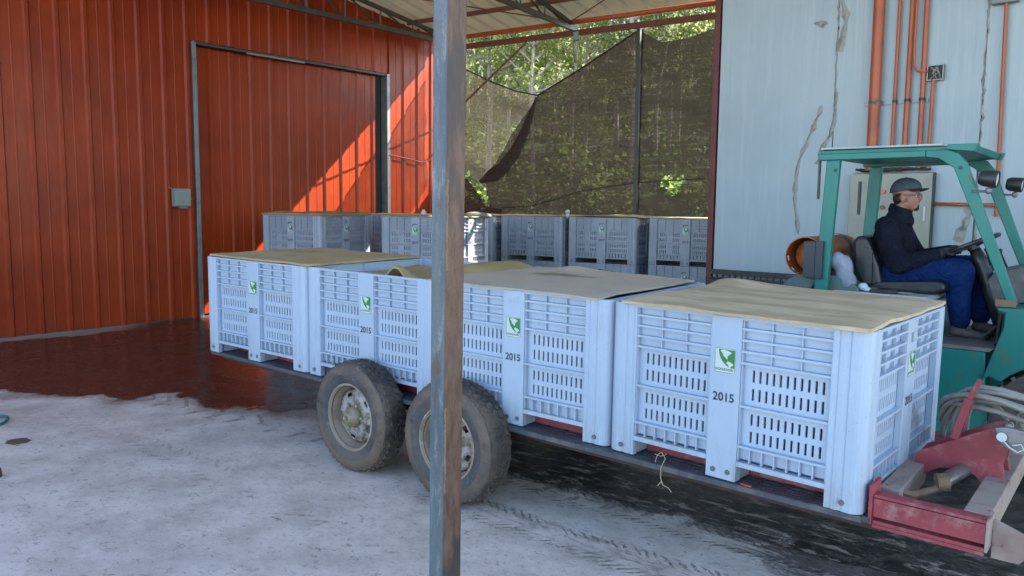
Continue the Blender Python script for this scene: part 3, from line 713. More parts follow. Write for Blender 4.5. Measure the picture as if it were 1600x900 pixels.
def ragged(mb, pts, w0, rng, d=.004):
    vs = []; n = len(pts)
    for i, (s_, z) in enumerate(pts):
        a = pts[max(0,i-1)]; c = pts[min(n-1,i+1)]; dx, dz = c[0]-a[0], c[1]-a[1]; L = math.hypot(dx,dz) or 1
        wv = w0*rng.uniform(.3,1.5); vs += [ppt(s_-dz/L*wv, d, z+dx/L*wv), ppt(s_, d+.02*rng.random(), z), ppt(s_+dz/L*wv, d, z-dx/L*wv)]
    mb.add(vs, [f for i in range(n-1) for f in ((3*i,3*i+1,3*i+4,3*i+3),(3*i+1,3*i+2,3*i+5,3*i+4))])
def densify(pts, k, rng, amp):
    out = []
    for a, c in zip(pts, pts[1:]):
        for i in range(k): f = i/k; out.append((a[0]+(c[0]-a[0])*f+rng.gauss(0,amp), a[1]+(c[1]-a[1])*f))
    out.append(pts[-1]); return out
rng = random.Random(12)
b = MB(); ragged(b, densify([(1.22,2.77),(1.13,2.54),(1.03,2.30),(.96,1.98),(.95,1.77),(1.02,1.38)], 4, rng, .008), .022, rng); wpart(b, 'peeling_tape', M['tape'])
b = MB(); ragged(b, densify([(1.37,2.9),(1.34,2.5),(1.21,2.28),(1.2,2.15)], 4, rng, .008), .025, rng); wpart(b, 'peeling_tape', M['tape'])
b = MB(); ragged(b, densify([(1.345,6.),(1.345,4.),(1.35,2.6)], 26, rng, .006), .008, rng); wpart(b, 'peeling_tape', M['tape'])
b = MB(); ragged(b, densify([(1.36,3.95),(1.42,3.62),(1.37,3.32)], 4, rng, .006), .035, rng); wpart(b, 'peeling_tape', M['tape'])
b = MB(); ragged(b, densify([(2.74,5.),(2.74,3.),(2.76,1.)], 40, rng, .006), .009, rng); wpart(b, 'peeling_tape', M['tape'])
b = MB(); ragged(b, densify([(2.6,1.35),(2.68,1.55),(2.75,1.75)], 4, rng, .01), .035, rng); wpart(b, 'peeling_tape', M['tape'])
b = MB(); ragged(b, densify([(1.08,3.66),(1.16,3.64),(1.2,3.62)], 4, rng, .01), .03, rng); wpart(b, 'stain_patch', M['tape'])
# conduits
def conduit(s0, s1, z0, z1, r, label, d=.05):
    b = MB(); b.cyl(ppt(s0,d,z0), ppt(s1,d,z1), r, n=16); o = b.build('orange_conduit', M['orange_pipe'], smooth='auto'); return tag(o, label, 'pipe', 'orange conduits on the white wall')
big = conduit(1.78,1.76,2.06,6.5,.055,'thick orange drain pipe running up the white wall', .075)
conduit(1.965,1.955,2.07,6.5,.018,'thin orange conduit just right of the thick pipe')
conduit(2.085,2.075,2.07,6.5,.026,'medium orange conduit second right of the thick pipe')
conduit(2.225,2.19,2.07,6.5,.024,'medium orange conduit left of the open junction box')
conduit(2.31,2.31,2.07,2.94,.018,'short orange conduit below the open junction box')
b = MB(); b.tube([ppt(2.12,.09,6.5),ppt(2.13,.09,4),ppt(2.13,.09,3.2),ppt(2.14,.085,3.08),ppt(2.17,.08,3.03),ppt(2.26,.06,3.02)], .013, 8)
tag(b.build('orange_conduit', M['orange_pipe'], smooth=True), 'slim conduit bending into the open junction box', 'pipe', 'orange conduits on the white wall')
conduit(2.93,2.89,1.6,3.6,.017,'orange conduit by itself right of the forklift lights')
b = MB(); b.tube([ppt(2.36,.05,1.72),ppt(2.93,.05,1.71)], .017, 10); tag(b.build('orange_conduit', M['orange_pipe'], smooth=True), 'horizontal orange conduit leaving the cabinet side', 'pipe', 'orange conduits on the white wall')
# clamps
cl = thing('pipe_bracket', 'metal strut with clamps holding the orange pipes', 'bracket', tuple(ppt(1.95,0,2.75)))
def clp(mb, name, mt): o = mb.build(name, mt, cl); o.matrix_parent_inverse = Matrix.Translation(-ppt(1.95,0,2.75))
b = MB(); pbox(b, 1.66,2.27,.002,.02,2.73,2.77); clp(b, 'strut', M['galv'])
b = MB(); b.cyl(ppt(1.778,.075,2.73), ppt(1.778,.075,2.775), .060, n=20); clp(b, 'clamp', M['rim'])
for s_, r, d in ((1.963,.021,.05),(2.083,.029,.05),(2.218,.027,.05)):
    b = MB(); b.cyl(ppt(s_,d,2.74), ppt(s_,d,2.77), r, n=16); clp(b, 'clamp', M['black_plastic'])
jb = thing('junction_box', 'open junction box with loose wires beside orange conduits', 'junction box', tuple(ppt(2.325,0,3.0)))
def jp(mb, name, mt, **k): o = mb.build(name, mt, jb, **k); o.matrix_parent_inverse = Matrix.Translation(-ppt(2.325,0,3.0))
b = MB(); pbox(b,2.25,2.40,.0,.01,2.93,3.08); pbox(b,2.25,2.26,.01,.06,2.93,3.08); pbox(b,2.39,2.40,.01,.06,2.93,3.08); pbox(b,2.26,2.39,.01,.06,2.93,2.94); pbox(b,2.26,2.39,.01,.06,3.07,3.08); jp(b, 'box', M['galv'])
b = MB(); pbox(b,2.262,2.388,.011,.03,2.942,3.068); jp(b, 'interior', M['seam'])
b = MB(); rng = random.Random(2)
for i in range(6): b.tube([ppt(2.27+.1*rng.random(),.04,2.95),ppt(2.27+.1*rng.random(),.065,3.0),ppt(2.27+.1*rng.random(),.04,3.06)], .004, 5)
jp(b, 'wire', M['tape'])
b = MB(); pbox(b,2.77,2.99,.0,.09,3.58,3.86); tag(b.build('wall_box', M['clear'], bevel=.006), 'grey wall box above the lone right conduit', 'electrical box')
# cabinet
cab = thing('control_cabinet', 'beige electrical control cabinet with red buttons behind the driver', 'cabinet', tuple(ppt(1.97,0,.6)))
def cp(mb, name, mt, **k): o = mb.build(name, mt, cab, **k); o.matrix_parent_inverse = Matrix.Translation(-ppt(1.97,0,.6)); return o
b = MB(); pbox(b,1.60,2.385,.005,.10,.6,2.03); cp(b, 'body', M['galv_dark'], bevel=.006)
b = MB(); pbox(b,1.59,2.378,.102,.122,.605,2.025); dd = cp(b, 'door', M['cabinet'], bevel=.006)
b = MB(); pbox(b,2.315,2.335,.123,.14,1.55,1.69); o = b.build('handle', M['sticker'], dd); o.matrix_parent_inverse = Matrix.Identity(4)
for s_, z, mt in ((1.93,1.84,'redlamp'),(1.93,1.68,'darkred')):
    b = MB(); b.cyl(ppt(s_,.123,z), ppt(s_,.15,z), .022, n=16); cp(b, 'button', M[mt])
b = MB(); rng = random.Random(4)
for i in range(7):
    s0 = rng.uniform(1.6,2.0); b.tube([ppt(s0+.1*k,.05+.04*rng.random(),2.05+.03*rng.random()) for k in range(5)], .012, 6)
tag(b.build('cable_bundle', M['black_plastic'], smooth=True), 'tangle of black cables lying on top of the cabinet', 'cables')

# black pallet leaning on the white wall
pal = thing('plastic_pallet', 'black plastic pallet leaning against the white wall base', 'pallet', tuple(ppt(.02,.02,0)))
def plp(mb, name, mt, **k): o = mb.build(name, mt, pal, **k); o.matrix_parent_inverse = Matrix.Translation(-ppt(.02,.02,0)); return o
def lean(s_, u, d): return ppt(s_, .03+(.93-u)*.12+d, u)
b = MB()
for i in range(15): a = .02+i*.0775; b.beam(lean(a,.0,.05), lean(a,.93,.05), .018, .03, (PN.x,PN.y,0))
for j in range(12): u = .02+j*.081; b.beam(lean(.02,u,.05), lean(1.15,u,.05), .03, .018)
b.beam(lean(.02,.90,.05), lean(1.15,.90,.05), .04, .06)
plp(b, 'deck', M['black_plastic'])
for a in (.05,.52,.95):
    for u in (.83,.45,.08):
        b = MB(); b.beam(lean(a,u-.05,.12), lean(a+.19,u-.05,.12), .12, .1); plp(b, 'block', M['black_plastic'], bevel=.01)

# ------------------------------------------------------------------ shade net
def net_mat(name, dens, c1, c2, glow=.3):
    t = NT(name); p = t.geo()
    x = t.n('ShaderNodeVectorMath', operation='DOT_PRODUCT'); t.t.links.new(p, x.inputs[0]); x.inputs[1].default_value = tuple(ED)
    z = t.n('ShaderNodeSeparateXYZ'); t.t.links.new(p, z.inputs[0])
    cmb = t.n('ShaderNodeCombineXYZ'); t.t.links.new(x.outputs['Value'], cmb.inputs[0]); t.t.links.new(z.outputs[2], cmb.inputs[1])
    v = cmb.outputs[0]
    n1 = t.noise(t.map(v, (.35, 9, 1)), 2.6, 7, .8, .3); n2 = t.noise(t.map(v, (9, .6, 1)), 3, 4, .7); n3 = t.noise(v, 1.1, 4)
    n4 = t.noise(t.map(v, (1,1.4,1)), 60, 2, .8)
    d = t.math('MULTIPLY_ADD', t.math('SUBTRACT', n1, .5), .8, dens); d = t.math('MULTIPLY_ADD', t.math('SUBTRACT', n4, .5), .5, d)
    d = t.math('MULTIPLY_ADD', t.math('SUBTRACT', n3, .5), .35, d); d = t.math('MULTIPLY_ADD', t.math('SUBTRACT', n2, .5), .18, d, clamp=True)
    t.put(t.b.inputs['Base Color'], t.mix(n3, c1, c2)); t.set(Roughness=.7)
    tr = t.n('ShaderNodeBsdfTransparent'); mx = t.n('ShaderNodeMixShader')
    tl_ = t.n('ShaderNodeBsdfTranslucent'); tl_.inputs[0].default_value = (c2[0]*glow, c2[1]*glow, c2[2]*glow, 1); m2 = t.n('ShaderNodeMixShader'); m2.inputs[0].default_value = .4
    t.t.links.new(t.b.outputs[0], m2.inputs[1]); t.t.links.new(tl_.outputs[0], m2.inputs[2])
    t.put(mx.inputs[0], d); t.t.links.new(tr.outputs[0], mx.inputs[1]); t.t.links.new(m2.outputs[0], mx.inputs[2]); t.t.links.new(mx.outputs[0], t.out.inputs[0])
    t.bump(n1, .4, .02)
    return t.m
M['net_r'] = net_mat('shade_net_right', .93, (.032,.029,.022), (.055,.046,.034))
M['net_m'] = net_mat('shade_net_middle', .88, (.032,.026,.020), (.056,.042,.032))
M['net_l'] = net_mat('shade_net_left', .62, (.06,.052,.042), (.085,.07,.052), 1.0)  # sunlit haze put into this panel's paler colour and stronger glow
M['net_d'] = net_mat('shade_net_double', .95, (.035,.022,.02), (.055,.032,.026), .1)
def npt(t_, z, d=0.): return EO+ED*t_+EN*(.06+d)+Vector((0,0,z))
def interp(tab, x):
    for (a, b_), (c, d) in zip(tab, tab[1:]):
        if x <= c: return b_+(d-b_)*max(0,(x-a))/(c-a)
    return tab[-1][1]
def netpanel(name, mt, t0, t1, top, bot, label, nu=50, nv=36, hole=None, fold=.05, seed=0, amp=.05):
    b = MB(); vs = []
    for j in range(nv+1):
        for i in range(nu+1):
            t_ = t0+(t1-t0)*i/nu; zt = interp(top, t_); zb = interp(bot, t_); z = zb+(zt-zb)*j/nv
            d = amp*noise.noise(Vector((t_*1.2, z*1.6+t_*.8, seed)))+fold*.3*math.sin(z*14+t_*5)*(.3+.7*abs(noise.noise(Vector((t_, z, seed+3)))))
            vs.append(npt(t_, z, d))
    fs = []
    for j in range(nv):
        for i in range(nu):
            t_ = t0+(t1-t0)*(i+.5)/nu; zt = interp(top, t_); zb = interp(bot, t_); z = zb+(zt-zb)*(j+.5)/nv
            if hole and ((t_-hole[0])/hole[2])**2+((z-hole[1]-.05*math.sin(t_*22))/hole[3])**2 < 1+.25*noise.noise(Vector((t_*9,z*9,1))): continue
            fs.append((j*(nu+1)+i, j*(nu+1)+i+1, (j+1)*(nu+1)+i+1, (j+1)*(nu+1)+i))
    b.add(vs, fs); return tag(b.build(name, mt, smooth=True), label, 'shade net', 'shade nets hung along the back of the canopy')
netpanel('shade_net', M['net_r'], 4.17, 6.3, [(4.17,4.42),(4.5,4.22),(5,4.25),(5.4,4.33),(6.3,4.4)], [(4.2,.3),(6.3,.3)], 'dark shade net right of the net post with a torn hole', 120, 110, (4.76,2.02,.2,.125), seed=2)
netpanel('shade_net', M['net_m'], 1.22, 4.20, [(1.22,2.25),(1.42,2.42),(1.62,2.75),(1.85,3.05),(2.27,3.55),(2.6,3.7),(3.1,3.93),(3.6,4.18),(4.16,4.46)], [(1.22,1.9),(1.5,1.2),(4.2,.8)], 'large sagging dark shade net between the fold and net post', 90, 70, seed=5)
netpanel('shade_net', M['net_l'], .42, 2.3, [(.42,4.25),(.81,4.08),(1.3,3.86),(1.8,3.66),(2.3,3.55)], [(.42,2.35),(.8,2.2),(1.1,2.02),(1.3,2.08),(1.5,2.55),(1.75,3.0),(2.3,3.5)], 'thin shade net panel, sunlit haze in its colour, behind the foreground post', 70, 50, seed=9, amp=.08)
netpanel('shade_net', M['net_d'], .3, 1.55, [(.3,2.2),(.75,2.15),(1.0,1.9),(1.2,1.65),(1.55,1.6)], [(.3,.9),(1.55,.9)], 'dark crumpled lower shade net beside the corner of red shed', 50, 40, seed=12, amp=.12, fold=.15)
# gathered dark fold
b = MB(); vs = []
pth = [(2.28,3.52,.02),(2.2,3.3,.06),(2.05,2.95,.10),(1.85,2.6,.13),(1.62,2.35,.14),(1.4,2.2,.16),(1.12,2.08,.05)]
for i, (t_, z, w_) in enumerate(pth): vs += [npt(t_-w_*.7, z+w_*.5, -.06), npt(t_, z, -.10), npt(t_+w_*.7, z-w_*.6, -.06)]
b.add(vs, [f for i in range(len(pth)-1) for f in ((3*i,3*i+1,3*i+4,3*i+3),(3*i+1,3*i+2,3*i+5,3*i+4))])
tag(b.build('net_fold', M['net_d'], smooth=True), 'dark red-brown gathered fold of net where two nets overlap', 'shade net')
b = MB(); b.tube([npt(a, z+.0, -.01) for a, z in [(.42,4.25),(.81,4.08),(1.3,3.86),(1.8,3.66),(2.27,3.55),(2.6,3.7),(3.1,3.93),(3.6,4.18),(4.16,4.46)]], .014, 6)
tag(b.build('net_rope', M['net_d']), 'dark rope along the sagging top of the shade net', 'rope')
b = MB(); b.tube([npt(a, z, -.05) for a, z in [(1.6,1.62),(2.2,1.66),(2.7,1.78),(3.1,1.9),(3.6,1.98),(4.2,2.05),(5.3,2.1)]], .01, 6)
tag(b.build('net_cable', M['black_plastic']), 'thin black cable drooping across the lower part of nets', 'cable')
b = MB(); b.beam(EO+ED*4.18+EN*-.02+Vector((0,0,0)), EO+ED*4.16+EN*-.02+Vector((0,0,4.46)), .06, .06, (ED.x,ED.y,0)); tag(b.build('net_post', M['truss'], bevel=.003), 'slim dark steel post between the two large nets', 'post')
b = MB(); b.tube([npt(2.05,4.47,-.02), npt(.3,3.2,-.05)], .018, 6); tag(b.build('diagonal_brace', M['truss_red']), 'thin diagonal brown brace rod crossing behind foreground post', 'rod')

# ------------------------------------------------------------------ text
def text_mesh(txt, size):
    c = bpy.data.curves.new('t', 'FONT'); c.body = txt; c.size = size; c.align_x = 'CENTER'; c.align_y = 'CENTER'; c.offset = size*.022; c.resolution_u = 3
    o = bpy.data.objects.new('t', c); COL.objects.link(o); bpy.context.view_layer.update()
    dg = bpy.context.evaluated_depsgraph_get(); me = bpy.data.meshes.new_from_object(o.evaluated_get(dg))
    v = [tuple(x.co) for x in me.vertices]; f = [tuple(p.vertices) for p in me.polygons]
    bpy.data.objects.remove(o); bpy.data.curves.remove(c); bpy.data.meshes.remove(me); return v, f
TXT = {k: text_mesh(k, 1.0) for k in ('2015','2019','GONZAGRI','B-15')}
def put_text(mb, k, size, o, X, Z, N, d=.0006, sx=1.):
    v, f = TXT[k]; o = Vector(o); X = Vector(X); Z = Vector(Z); N = Vector(N)
    mb.add([o+X*(p[0]*size*sx)+Z*(p[1]*size)+N*d for p in v], f)
def rrect(w_, h_, r, n=5):
    out = []
    for cx, cy, a0 in ((w_/2-r,h_/2-r,0),(-w_/2+r,h_/2-r,90),(-w_/2+r,-h_/2+r,180),(w_/2-r,-h_/2+r,270)):
        for i in range(n+1): a = R(a0+90*i/n); out.append((cx+r*math.cos(a), cy+r*math.sin(a)))
    return out

# ------------------------------------------------------------------ harvest bins
BL, BW, BH = 1.205, 1.10, .735
def face_frame(o, X, N): return Vector(o), Vector(X), Vector(N)      # N outwards
def gen_face(mb, Wd, o, X, N, pw, variant, H=BH):
    """ribbed panels of one face between the corner posts; X along, N outwards"""
    o = Vector(o); X = Vector(X); N = Vector(N)
    def bx_(x0, x1, d0, d1, z0, z1):   # d outward
        P_ = lambda x, d, z: o+X*x+N*d+Vector((0,0,z))
        mb.add([P_(x0,d0,z0),P_(x1,d0,z0),P_(x1,d1,z0),P_(x0,d1,z0),P_(x0,d0,z1),P_(x1,d0,z1),P_(x1,d1,z1),P_(x0,d1,z1)],
               [(0,3,2,1),(4,5,6,7),(0,1,5,4),(1,2,6,5),(2,3,7,6),(3,0,4,7)])
    cw = .145; pan = (Wd-2*pw-cw)/2
    back = -.030
    for side in (0, 1):
        x0 = pw+side*(pan+cw); x1 = x0+pan
        # slotted sheet
        xs = [x0]; holes_x = []
        n = 11; st = (pan-.055)/n
        for i in range(n):
            a = x0+.034+st*i+st*.3; holes_x.append(len(xs)); xs += [a, a+.0105]
        xs.append(x1)
        rows = [(.185,.235),(.262,.312),(.372,.424),(.452,.505)]
        zs = [.085]; holes_z = []
        for k, (a, c) in enumerate(rows): holes_z.append(len(zs)); zs += [a, c]
        zs.append(H-.012)
        nx, nz = len(xs), len(zs)
        skip = set()
        if variant and side == 0: skip = {4,5,6} if True else set()
        V = [o+X*x+N*(back)+Vector((0,0,z)) for z in zs for x in xs]+[o+X*x+N*(back-.01)+Vector((0,0,z)) for z in zs for x in xs]
        Fs = []; off = nx*nz
        for j in range(nz-1):
            for i in range(nx-1):
                hole = (j in holes_z) and (i in holes_x) and not ((i//2) in skip and True)
                a, b_, c, d = j*nx+i, j*nx+i+1, (j+1)*nx+i+1, (j+1)*nx+i
                if hole: Fs += [(a,b_,off+b_,off+a),(b_,c,off+c,off+b_),(c,d,off+d,off+c),(d,a,off+a,off+d)]
                else: Fs += [(a,b_,c,d),(off+d,off+c,off+b_,off+a)]
        mb.add(V, Fs)
        if variant and side == 0:                      # label holder
            bx_(x0+pan*.36, x0+pan*.375, back+.001, back+.012, .365, .50); bx_(x0+pan*.36, x0+pan*.62, back+.001, back+.012, .497, .507)
            bx_(x0+pan*.45, x0+pan*.5, back+.001, back+.012, .472, .488)
        # ledges
        for z, dd in ((.535,-.003),(.345,-.004),(.165,-.003)): bx_(x0, x1, back+.001, dd, z-.005, z+.005)
        for z in (.585,.634,.683): bx_(x0, x1, back+.001, -.003, z-.005, z+.005)
        for i in (1,2): x = x0+pan*i/3; bx_(x-.003, x+.003, back+.0015, -.015, .540, H-.014)
        for i in range(1,7): x = x0+pan*i/7; bx_(x-.003, x+.003, back+.0015, -.008, .098, .160)
        bx_(x0, x1, back-.004, -.002, .074, .096)      # lip
        for xx_ in (x0+.003, x1-.003): bx_(xx_-.0025, xx_+.0025, back+.002, -.009, .1, H-.014)
    bx_(pw-.002, Wd-pw+.002, -.04, -.0025, H-.014, H-.001)
def gen_centre(mb, Wd, o, X, N, pw, hole=False, H=BH):
    o = Vector(o); X = Vector(X); N = Vector(N); c = Wd/2; hw = .0715
    P_ = lambda x, d, z: o+X*x+N*d+Vector((0,0,z))
    def bx_(x0, x1, d0, d1, z0, z1):
        mb.add([P_(x0,d0,z0),P_(x1,d0,z0),P_(x1,d1,z0),P_(x0,d1,z0),P_(x0,d0,z1),P_(x1,d0,z1),P_(x1,d1,z1),P_(x0,d1,z1)],
               [(0,3,2,1),(4,5,6,7),(0,1,5,4),(1,2,6,5),(2,3,7,6),(3,0,4,7)])
    if hole:
        bx_(c-hw, c+hw, -.05, 0, .0, H-.105); bx_(c-hw, c+hw, -.05, 0, H-.065, H-.003); bx_(c-hw, c-.018, -.05, 0, H-.105, H-.065); bx_(c+.018, c+hw, -.05, 0, H-.105, H-.065)
    else: bx_(c-hw, c+hw, -.05, 0, .0, H-.003)
def corner_poly(px, py, r=.045):
    out = [(0, py)]
    for y in (py*.72, py*.62): out.append((.0 if y == py*.72 else .0, y))
    # outer side along y with flutes
    out = [(0,py),(0,py*.80),(.005,py*.76),(.005,py*.66),(0,py*.62)]
    for i in range(6):
        a = R(180+90*i/5); out.append((r+r*math.cos(a), r+r*math.sin(a)))
    out += [(px*.5,0),(px*.54,.005),(px*.62,.005),(px*.66,0),(px*.80,0),(px*.83,.004),(px*.88,.004),(px*.91,0),(px,0),(px,.035),(.05,.035),(.035,.05),(.035,py)]
    return out
FACES = [((0,0,0),(1,0,0),(0,-1,0),BL,.145),((BL,0,0),(0,1,0),(1,0,0),BW,.125),((BL,BW,0),(-1,0,0),(0,1,0),BL,.145),((0,BW,0),(0,-1,0),(-1,0,0),BW,.125)]
def sticker(parent, o, X, N, year, w_=.10, h_=.112):
    o = Vector(o); X = Vector(X); N = Vector(N); Z = Vector((0,0,1))
    b = MB(); b.prism(rrect(w_, h_, .012), o+N*.0006, X, Z, N, .001); st_ = b.build('logo_sticker', M['sticker'], parent)
    b = MB(); outer = rrect(w_*.97, h_*.97, .011); inner = rrect(w_*.93, h_*.935, .009); n = len(outer)
    b.add([o+X*a+Z*c+N*.0021 for a, c in outer]+[o+X*a+Z*c+N*.0021 for a, c in inner], [(i,(i+1)%n,n+(i+1)%n,n+i) for i in range(n)]); b.build('border', M['ink_green'], st_)
    # green globe cut by an arc
    W2, Ht = w_*.45, h_*.44
    poly = [(-.30*w_,Ht),(W2,Ht),(W2,-.27*h_)]
    for i in range(9):
        a = i/8; ang = R(262-82*a); poly.append((W2*.95+.80*w_*math.cos(ang)*.92, Ht*1.02+.74*h_*math.sin(ang)*.98))
    b = MB(); b.add([o+X*a+Z*c+N*.0024 for a, c in poly], [tuple(range(len(poly)))]); b.build('globe', M['green'], st_)
    na = [(-.22,.36),(-.18,.41),(-.02,.43),(.10,.40),(.27,.36),(.31,.31),(.22,.27),(.17,.22),(.11,.18),(.13,.11),(.10,.06),(.05,.09),(.0,.15),(-.09,.17),(-.10,.24),(-.14,.30)]
    sa = [(.09,-.03),(.16,-.01),(.25,-.03),(.38,-.09),(.41,-.13),(.33,-.19),(.25,-.25),(.19,-.29),(.19,-.21),(.15,-.14),(.08,-.10)]
    b = MB()
    for pl in (na, sa): b.add([o+X*(a*w_)+Z*(c*h_)+N*.0028 for a, c in pl], [tuple(range(len(pl)))])
    b.build('landmasses', M['sticker'], st_)
    b = MB(); put_text(b, 'GONZAGRI', .0155, o+Z*(-.355*h_)-X*.002, X, Z, N, .0026, 1.05); b.build('lettering', M['ink_green'], st_)
    b = MB(); put_text(b, year, .053, o+Z*(-.165), X, Z, N, .0012, .98); b.build('year_marking', M['ink'], parent)
def make_bin(grey):
    root = thing('harvest_bin', 'x', 'bin'); mt = M['bin_grey'] if grey else M['bin']; year = '2019' if grey else '2015'
    for k, (o, X, N, Wd, pw) in enumerate(FACES):
        b = MB(); gen_face(b, Wd, o, X, N, pw, grey and k == 0); b.build('side_panel', mt, root)
        b = MB(); gen_centre(b, Wd, o, X, N, pw, k in (1,3)); b.build('centre_post', mt, root, bevel=.003)
    for cx, cy, sx, sy in ((0,0,1,1),(BL,0,-1,1),(BL,BW,-1,-1),(0,BW,1,-1)):
        b = MB(); b.prism([(a, c) for a, c in corner_poly(.146,.126)], (cx,cy,0), (sx,0,0), (0,sy,0), (0,0,1), BH); b.build('corner_post', mt, root, bevel=.002)
    b = MB(); b.box(.03,BL-.03,.03,BW-.03,.086,.105)
    for y0, y1 in ((.045,.13),(BW/2-.07,BW/2+.07),(BW-.13,BW-.045)): b.box(.15,BL-.15,y0,y1,.0,.02) if False else None
    for x in (.0725, BL/2, BL-.0725):
        b.box(x-.068,x+.068,.055,BW-.055,.002,.0855)
    b.build('base', mt, root)
    for x in (.075, BL/2-.035, BL/2+.035, BL-.075): b = MB(); b.cyl((x,-.001,.038),(x,-.004,.038),.012,n=12); b.build('bolt_head', M['bolt'], root)
    for y in (.07, BW-.07): b = MB(); b.cyl((BL+.001,y,.05),(BL+.004,y,.05),.01,n=12); b.build('bolt_head', M['bolt'], root)
    sticker(root, (BL/2,0,BH-.20), (1,0,0), (0,-1,0), year)
    sticker(root, (BL,BW/2,BH-.20), (0,1,0), (1,0,0), year)
    if grey:
        b = MB(); b.box(BL/2-.04,BL/2+.035,-.006,-.001,BH-.105,BH-.095); b.box(BL/2-.04,BL/2-.03,-.006,-.001,BH-.125,BH-.105); b.build('handle_mark', M['ink'], root)
    return root
# trailer plane: tilts down towards the front
EL, RL, Z0 = -.013, .008, 1.66-1.206
Td = Vector((TD.x*math.cos(EL), TD.y*math.cos(EL), math.sin(EL)))
Tu0 = Td.cross(TN); Tn = TN*math.cos(RL)+Tu0*math.sin(RL); Tu = Td.cross(Tn)
def tl(s_, t_, h_): return TO+Vector((0,0,Z0))+Td*s_+Tn*t_+Tu*h_
TM = Matrix(((Td.x,Tn.x,Tu.x,0),(Td.y,Tn.y,Tu.y,0),(Td.z,Tn.z,Tu.z,0),(0,0,0,1))); TM.translation = TO+Vector((0,0,Z0))
pb_ = make_bin(False); BP = [(-3.631,-.005,.036),(-2.424,.024,.021),(-1.215,.021,.016),(0,-.04,-.044)]
blabels = ['pale blue-grey slatted bin at the rear end of the trailer','pale slatted bin above the rear trailer wheel, second from trailer rear',
           'pale slatted bin with faint handwriting above its sticker, partly behind the post','nearest pale slatted bin at the front end of the trailer by the red hitch frame']
BM = []
for i, (s_, t_, dy) in enumerate(BP):
    root = pb_ if i == 0 else copy_tree(pb_)
    mm = TM @ Matrix.Translation((s_,t_,.0)) @ Matrix.Rotation(dy, 4, 'Z') @ Matrix.Translation((-BL,0,0))
    root.matrix_world = mm; BM.append(mm); tag(root, blabels[i], 'bin', 'pale harvest bins on the trailer')
b = MB(); put_text(b, 'B-15', .04, (BL/2,0,BH-.055), (1,0,.1), (0,0,1), (0,-1,0), .001); o = b.build('handwriting', mat('pencil', (.34,.38,.44), .8)); o.parent = None
for r_ in [x for x in COL.objects if x.get('label') == blabels[2]]: o.parent = r_
# stacked grey bins in the background
gb = make_bin(True); SS = .9; top = 1.50
gl = {'A':'leftmost stack', 'C':'shaded stack in the gap behind', 'D':'stack with the black tag', 'E':'stack left of the white knob','F':'stack right of the white knob','G':'stack beside the white wall corner', 'H':'set-back stack right of the sunlit bin side'}
SP = {'A':(-3.43,10.79,-.537),'C':(-2.25,12.1,-.52),'D':(-1.735,10.36,-.469),'E':(-.19,12.26,-.556),'F':(.82,11.72,-.516),'G':(1.94,11.29,-.479),'H':(-1.25,12.8,-.52)}
first = True
SM = {}
lab_top = {'A':'grey bin on top of the leftmost background stack, under a thick board','C':'shaded grey bin peeping out between two left stacks','D':'grey bin with a black ribbon hanging on its front, upper row','E':'upper grey bin in the background just right of the post','F':'upper grey bin between the white knob and the net post','G':'upper grey bin cut off by the maroon corner of white wall','H':'upper grey bin set back in the gap right of the sunlit bin side'}
lab_low = {'A':'lower grey bin of the leftmost background stack','C':'lower grey bin of the shaded stack in the gap','D':'lower grey bin under the one with the black ribbon','E':'lower grey bin of the stack just right of the post','F':'lower grey bin under the white knob stack','G':'lower grey bin beside the maroon corner of white wall','H':'lower grey bin set back in the gap right of the sunlit bin side'}
for key, (x, y, yaw) in SP.items():
    for lev in (0,1):
        root = gb if first else copy_tree(gb); first = False
        mm = Matrix.Translation((x,y,top-BH*SS*(1+lev)-(.004 if lev else 0))) @ Matrix.Rotation(yaw,4,'Z') @ Matrix.Diagonal((SS,SS,SS,1))
        root.matrix_world = mm; SM[(key,lev)] = mm
        tag(root, (lab_low if lev else lab_top)[key], 'bin', 'grey bins stacked at the back of the yard')
    pr_ = MB(T=None)
    for yy_ in (.05,.5,.95):
        pr_.box(0,BL*SS,yy_*BW*SS-.05,yy_*BW*SS+.05,0,.11)
    for i in range(6): pr_.box(i*.2*.96,i*.2*.96+.1,0,BW*SS,.112,.135)
    z_ = top-BH*SS*2-.006
    sc_ = z_/.135
    o = pr_.build('wooden_pallet', M['wood']); o.location = (x,y,0); o.rotation_euler = (0,0,yaw); o.scale = (1,1,sc_)
    tag(o, 'wooden pallet under the '+gl[key], 'pallet', 'wooden pallets under the grey bins')

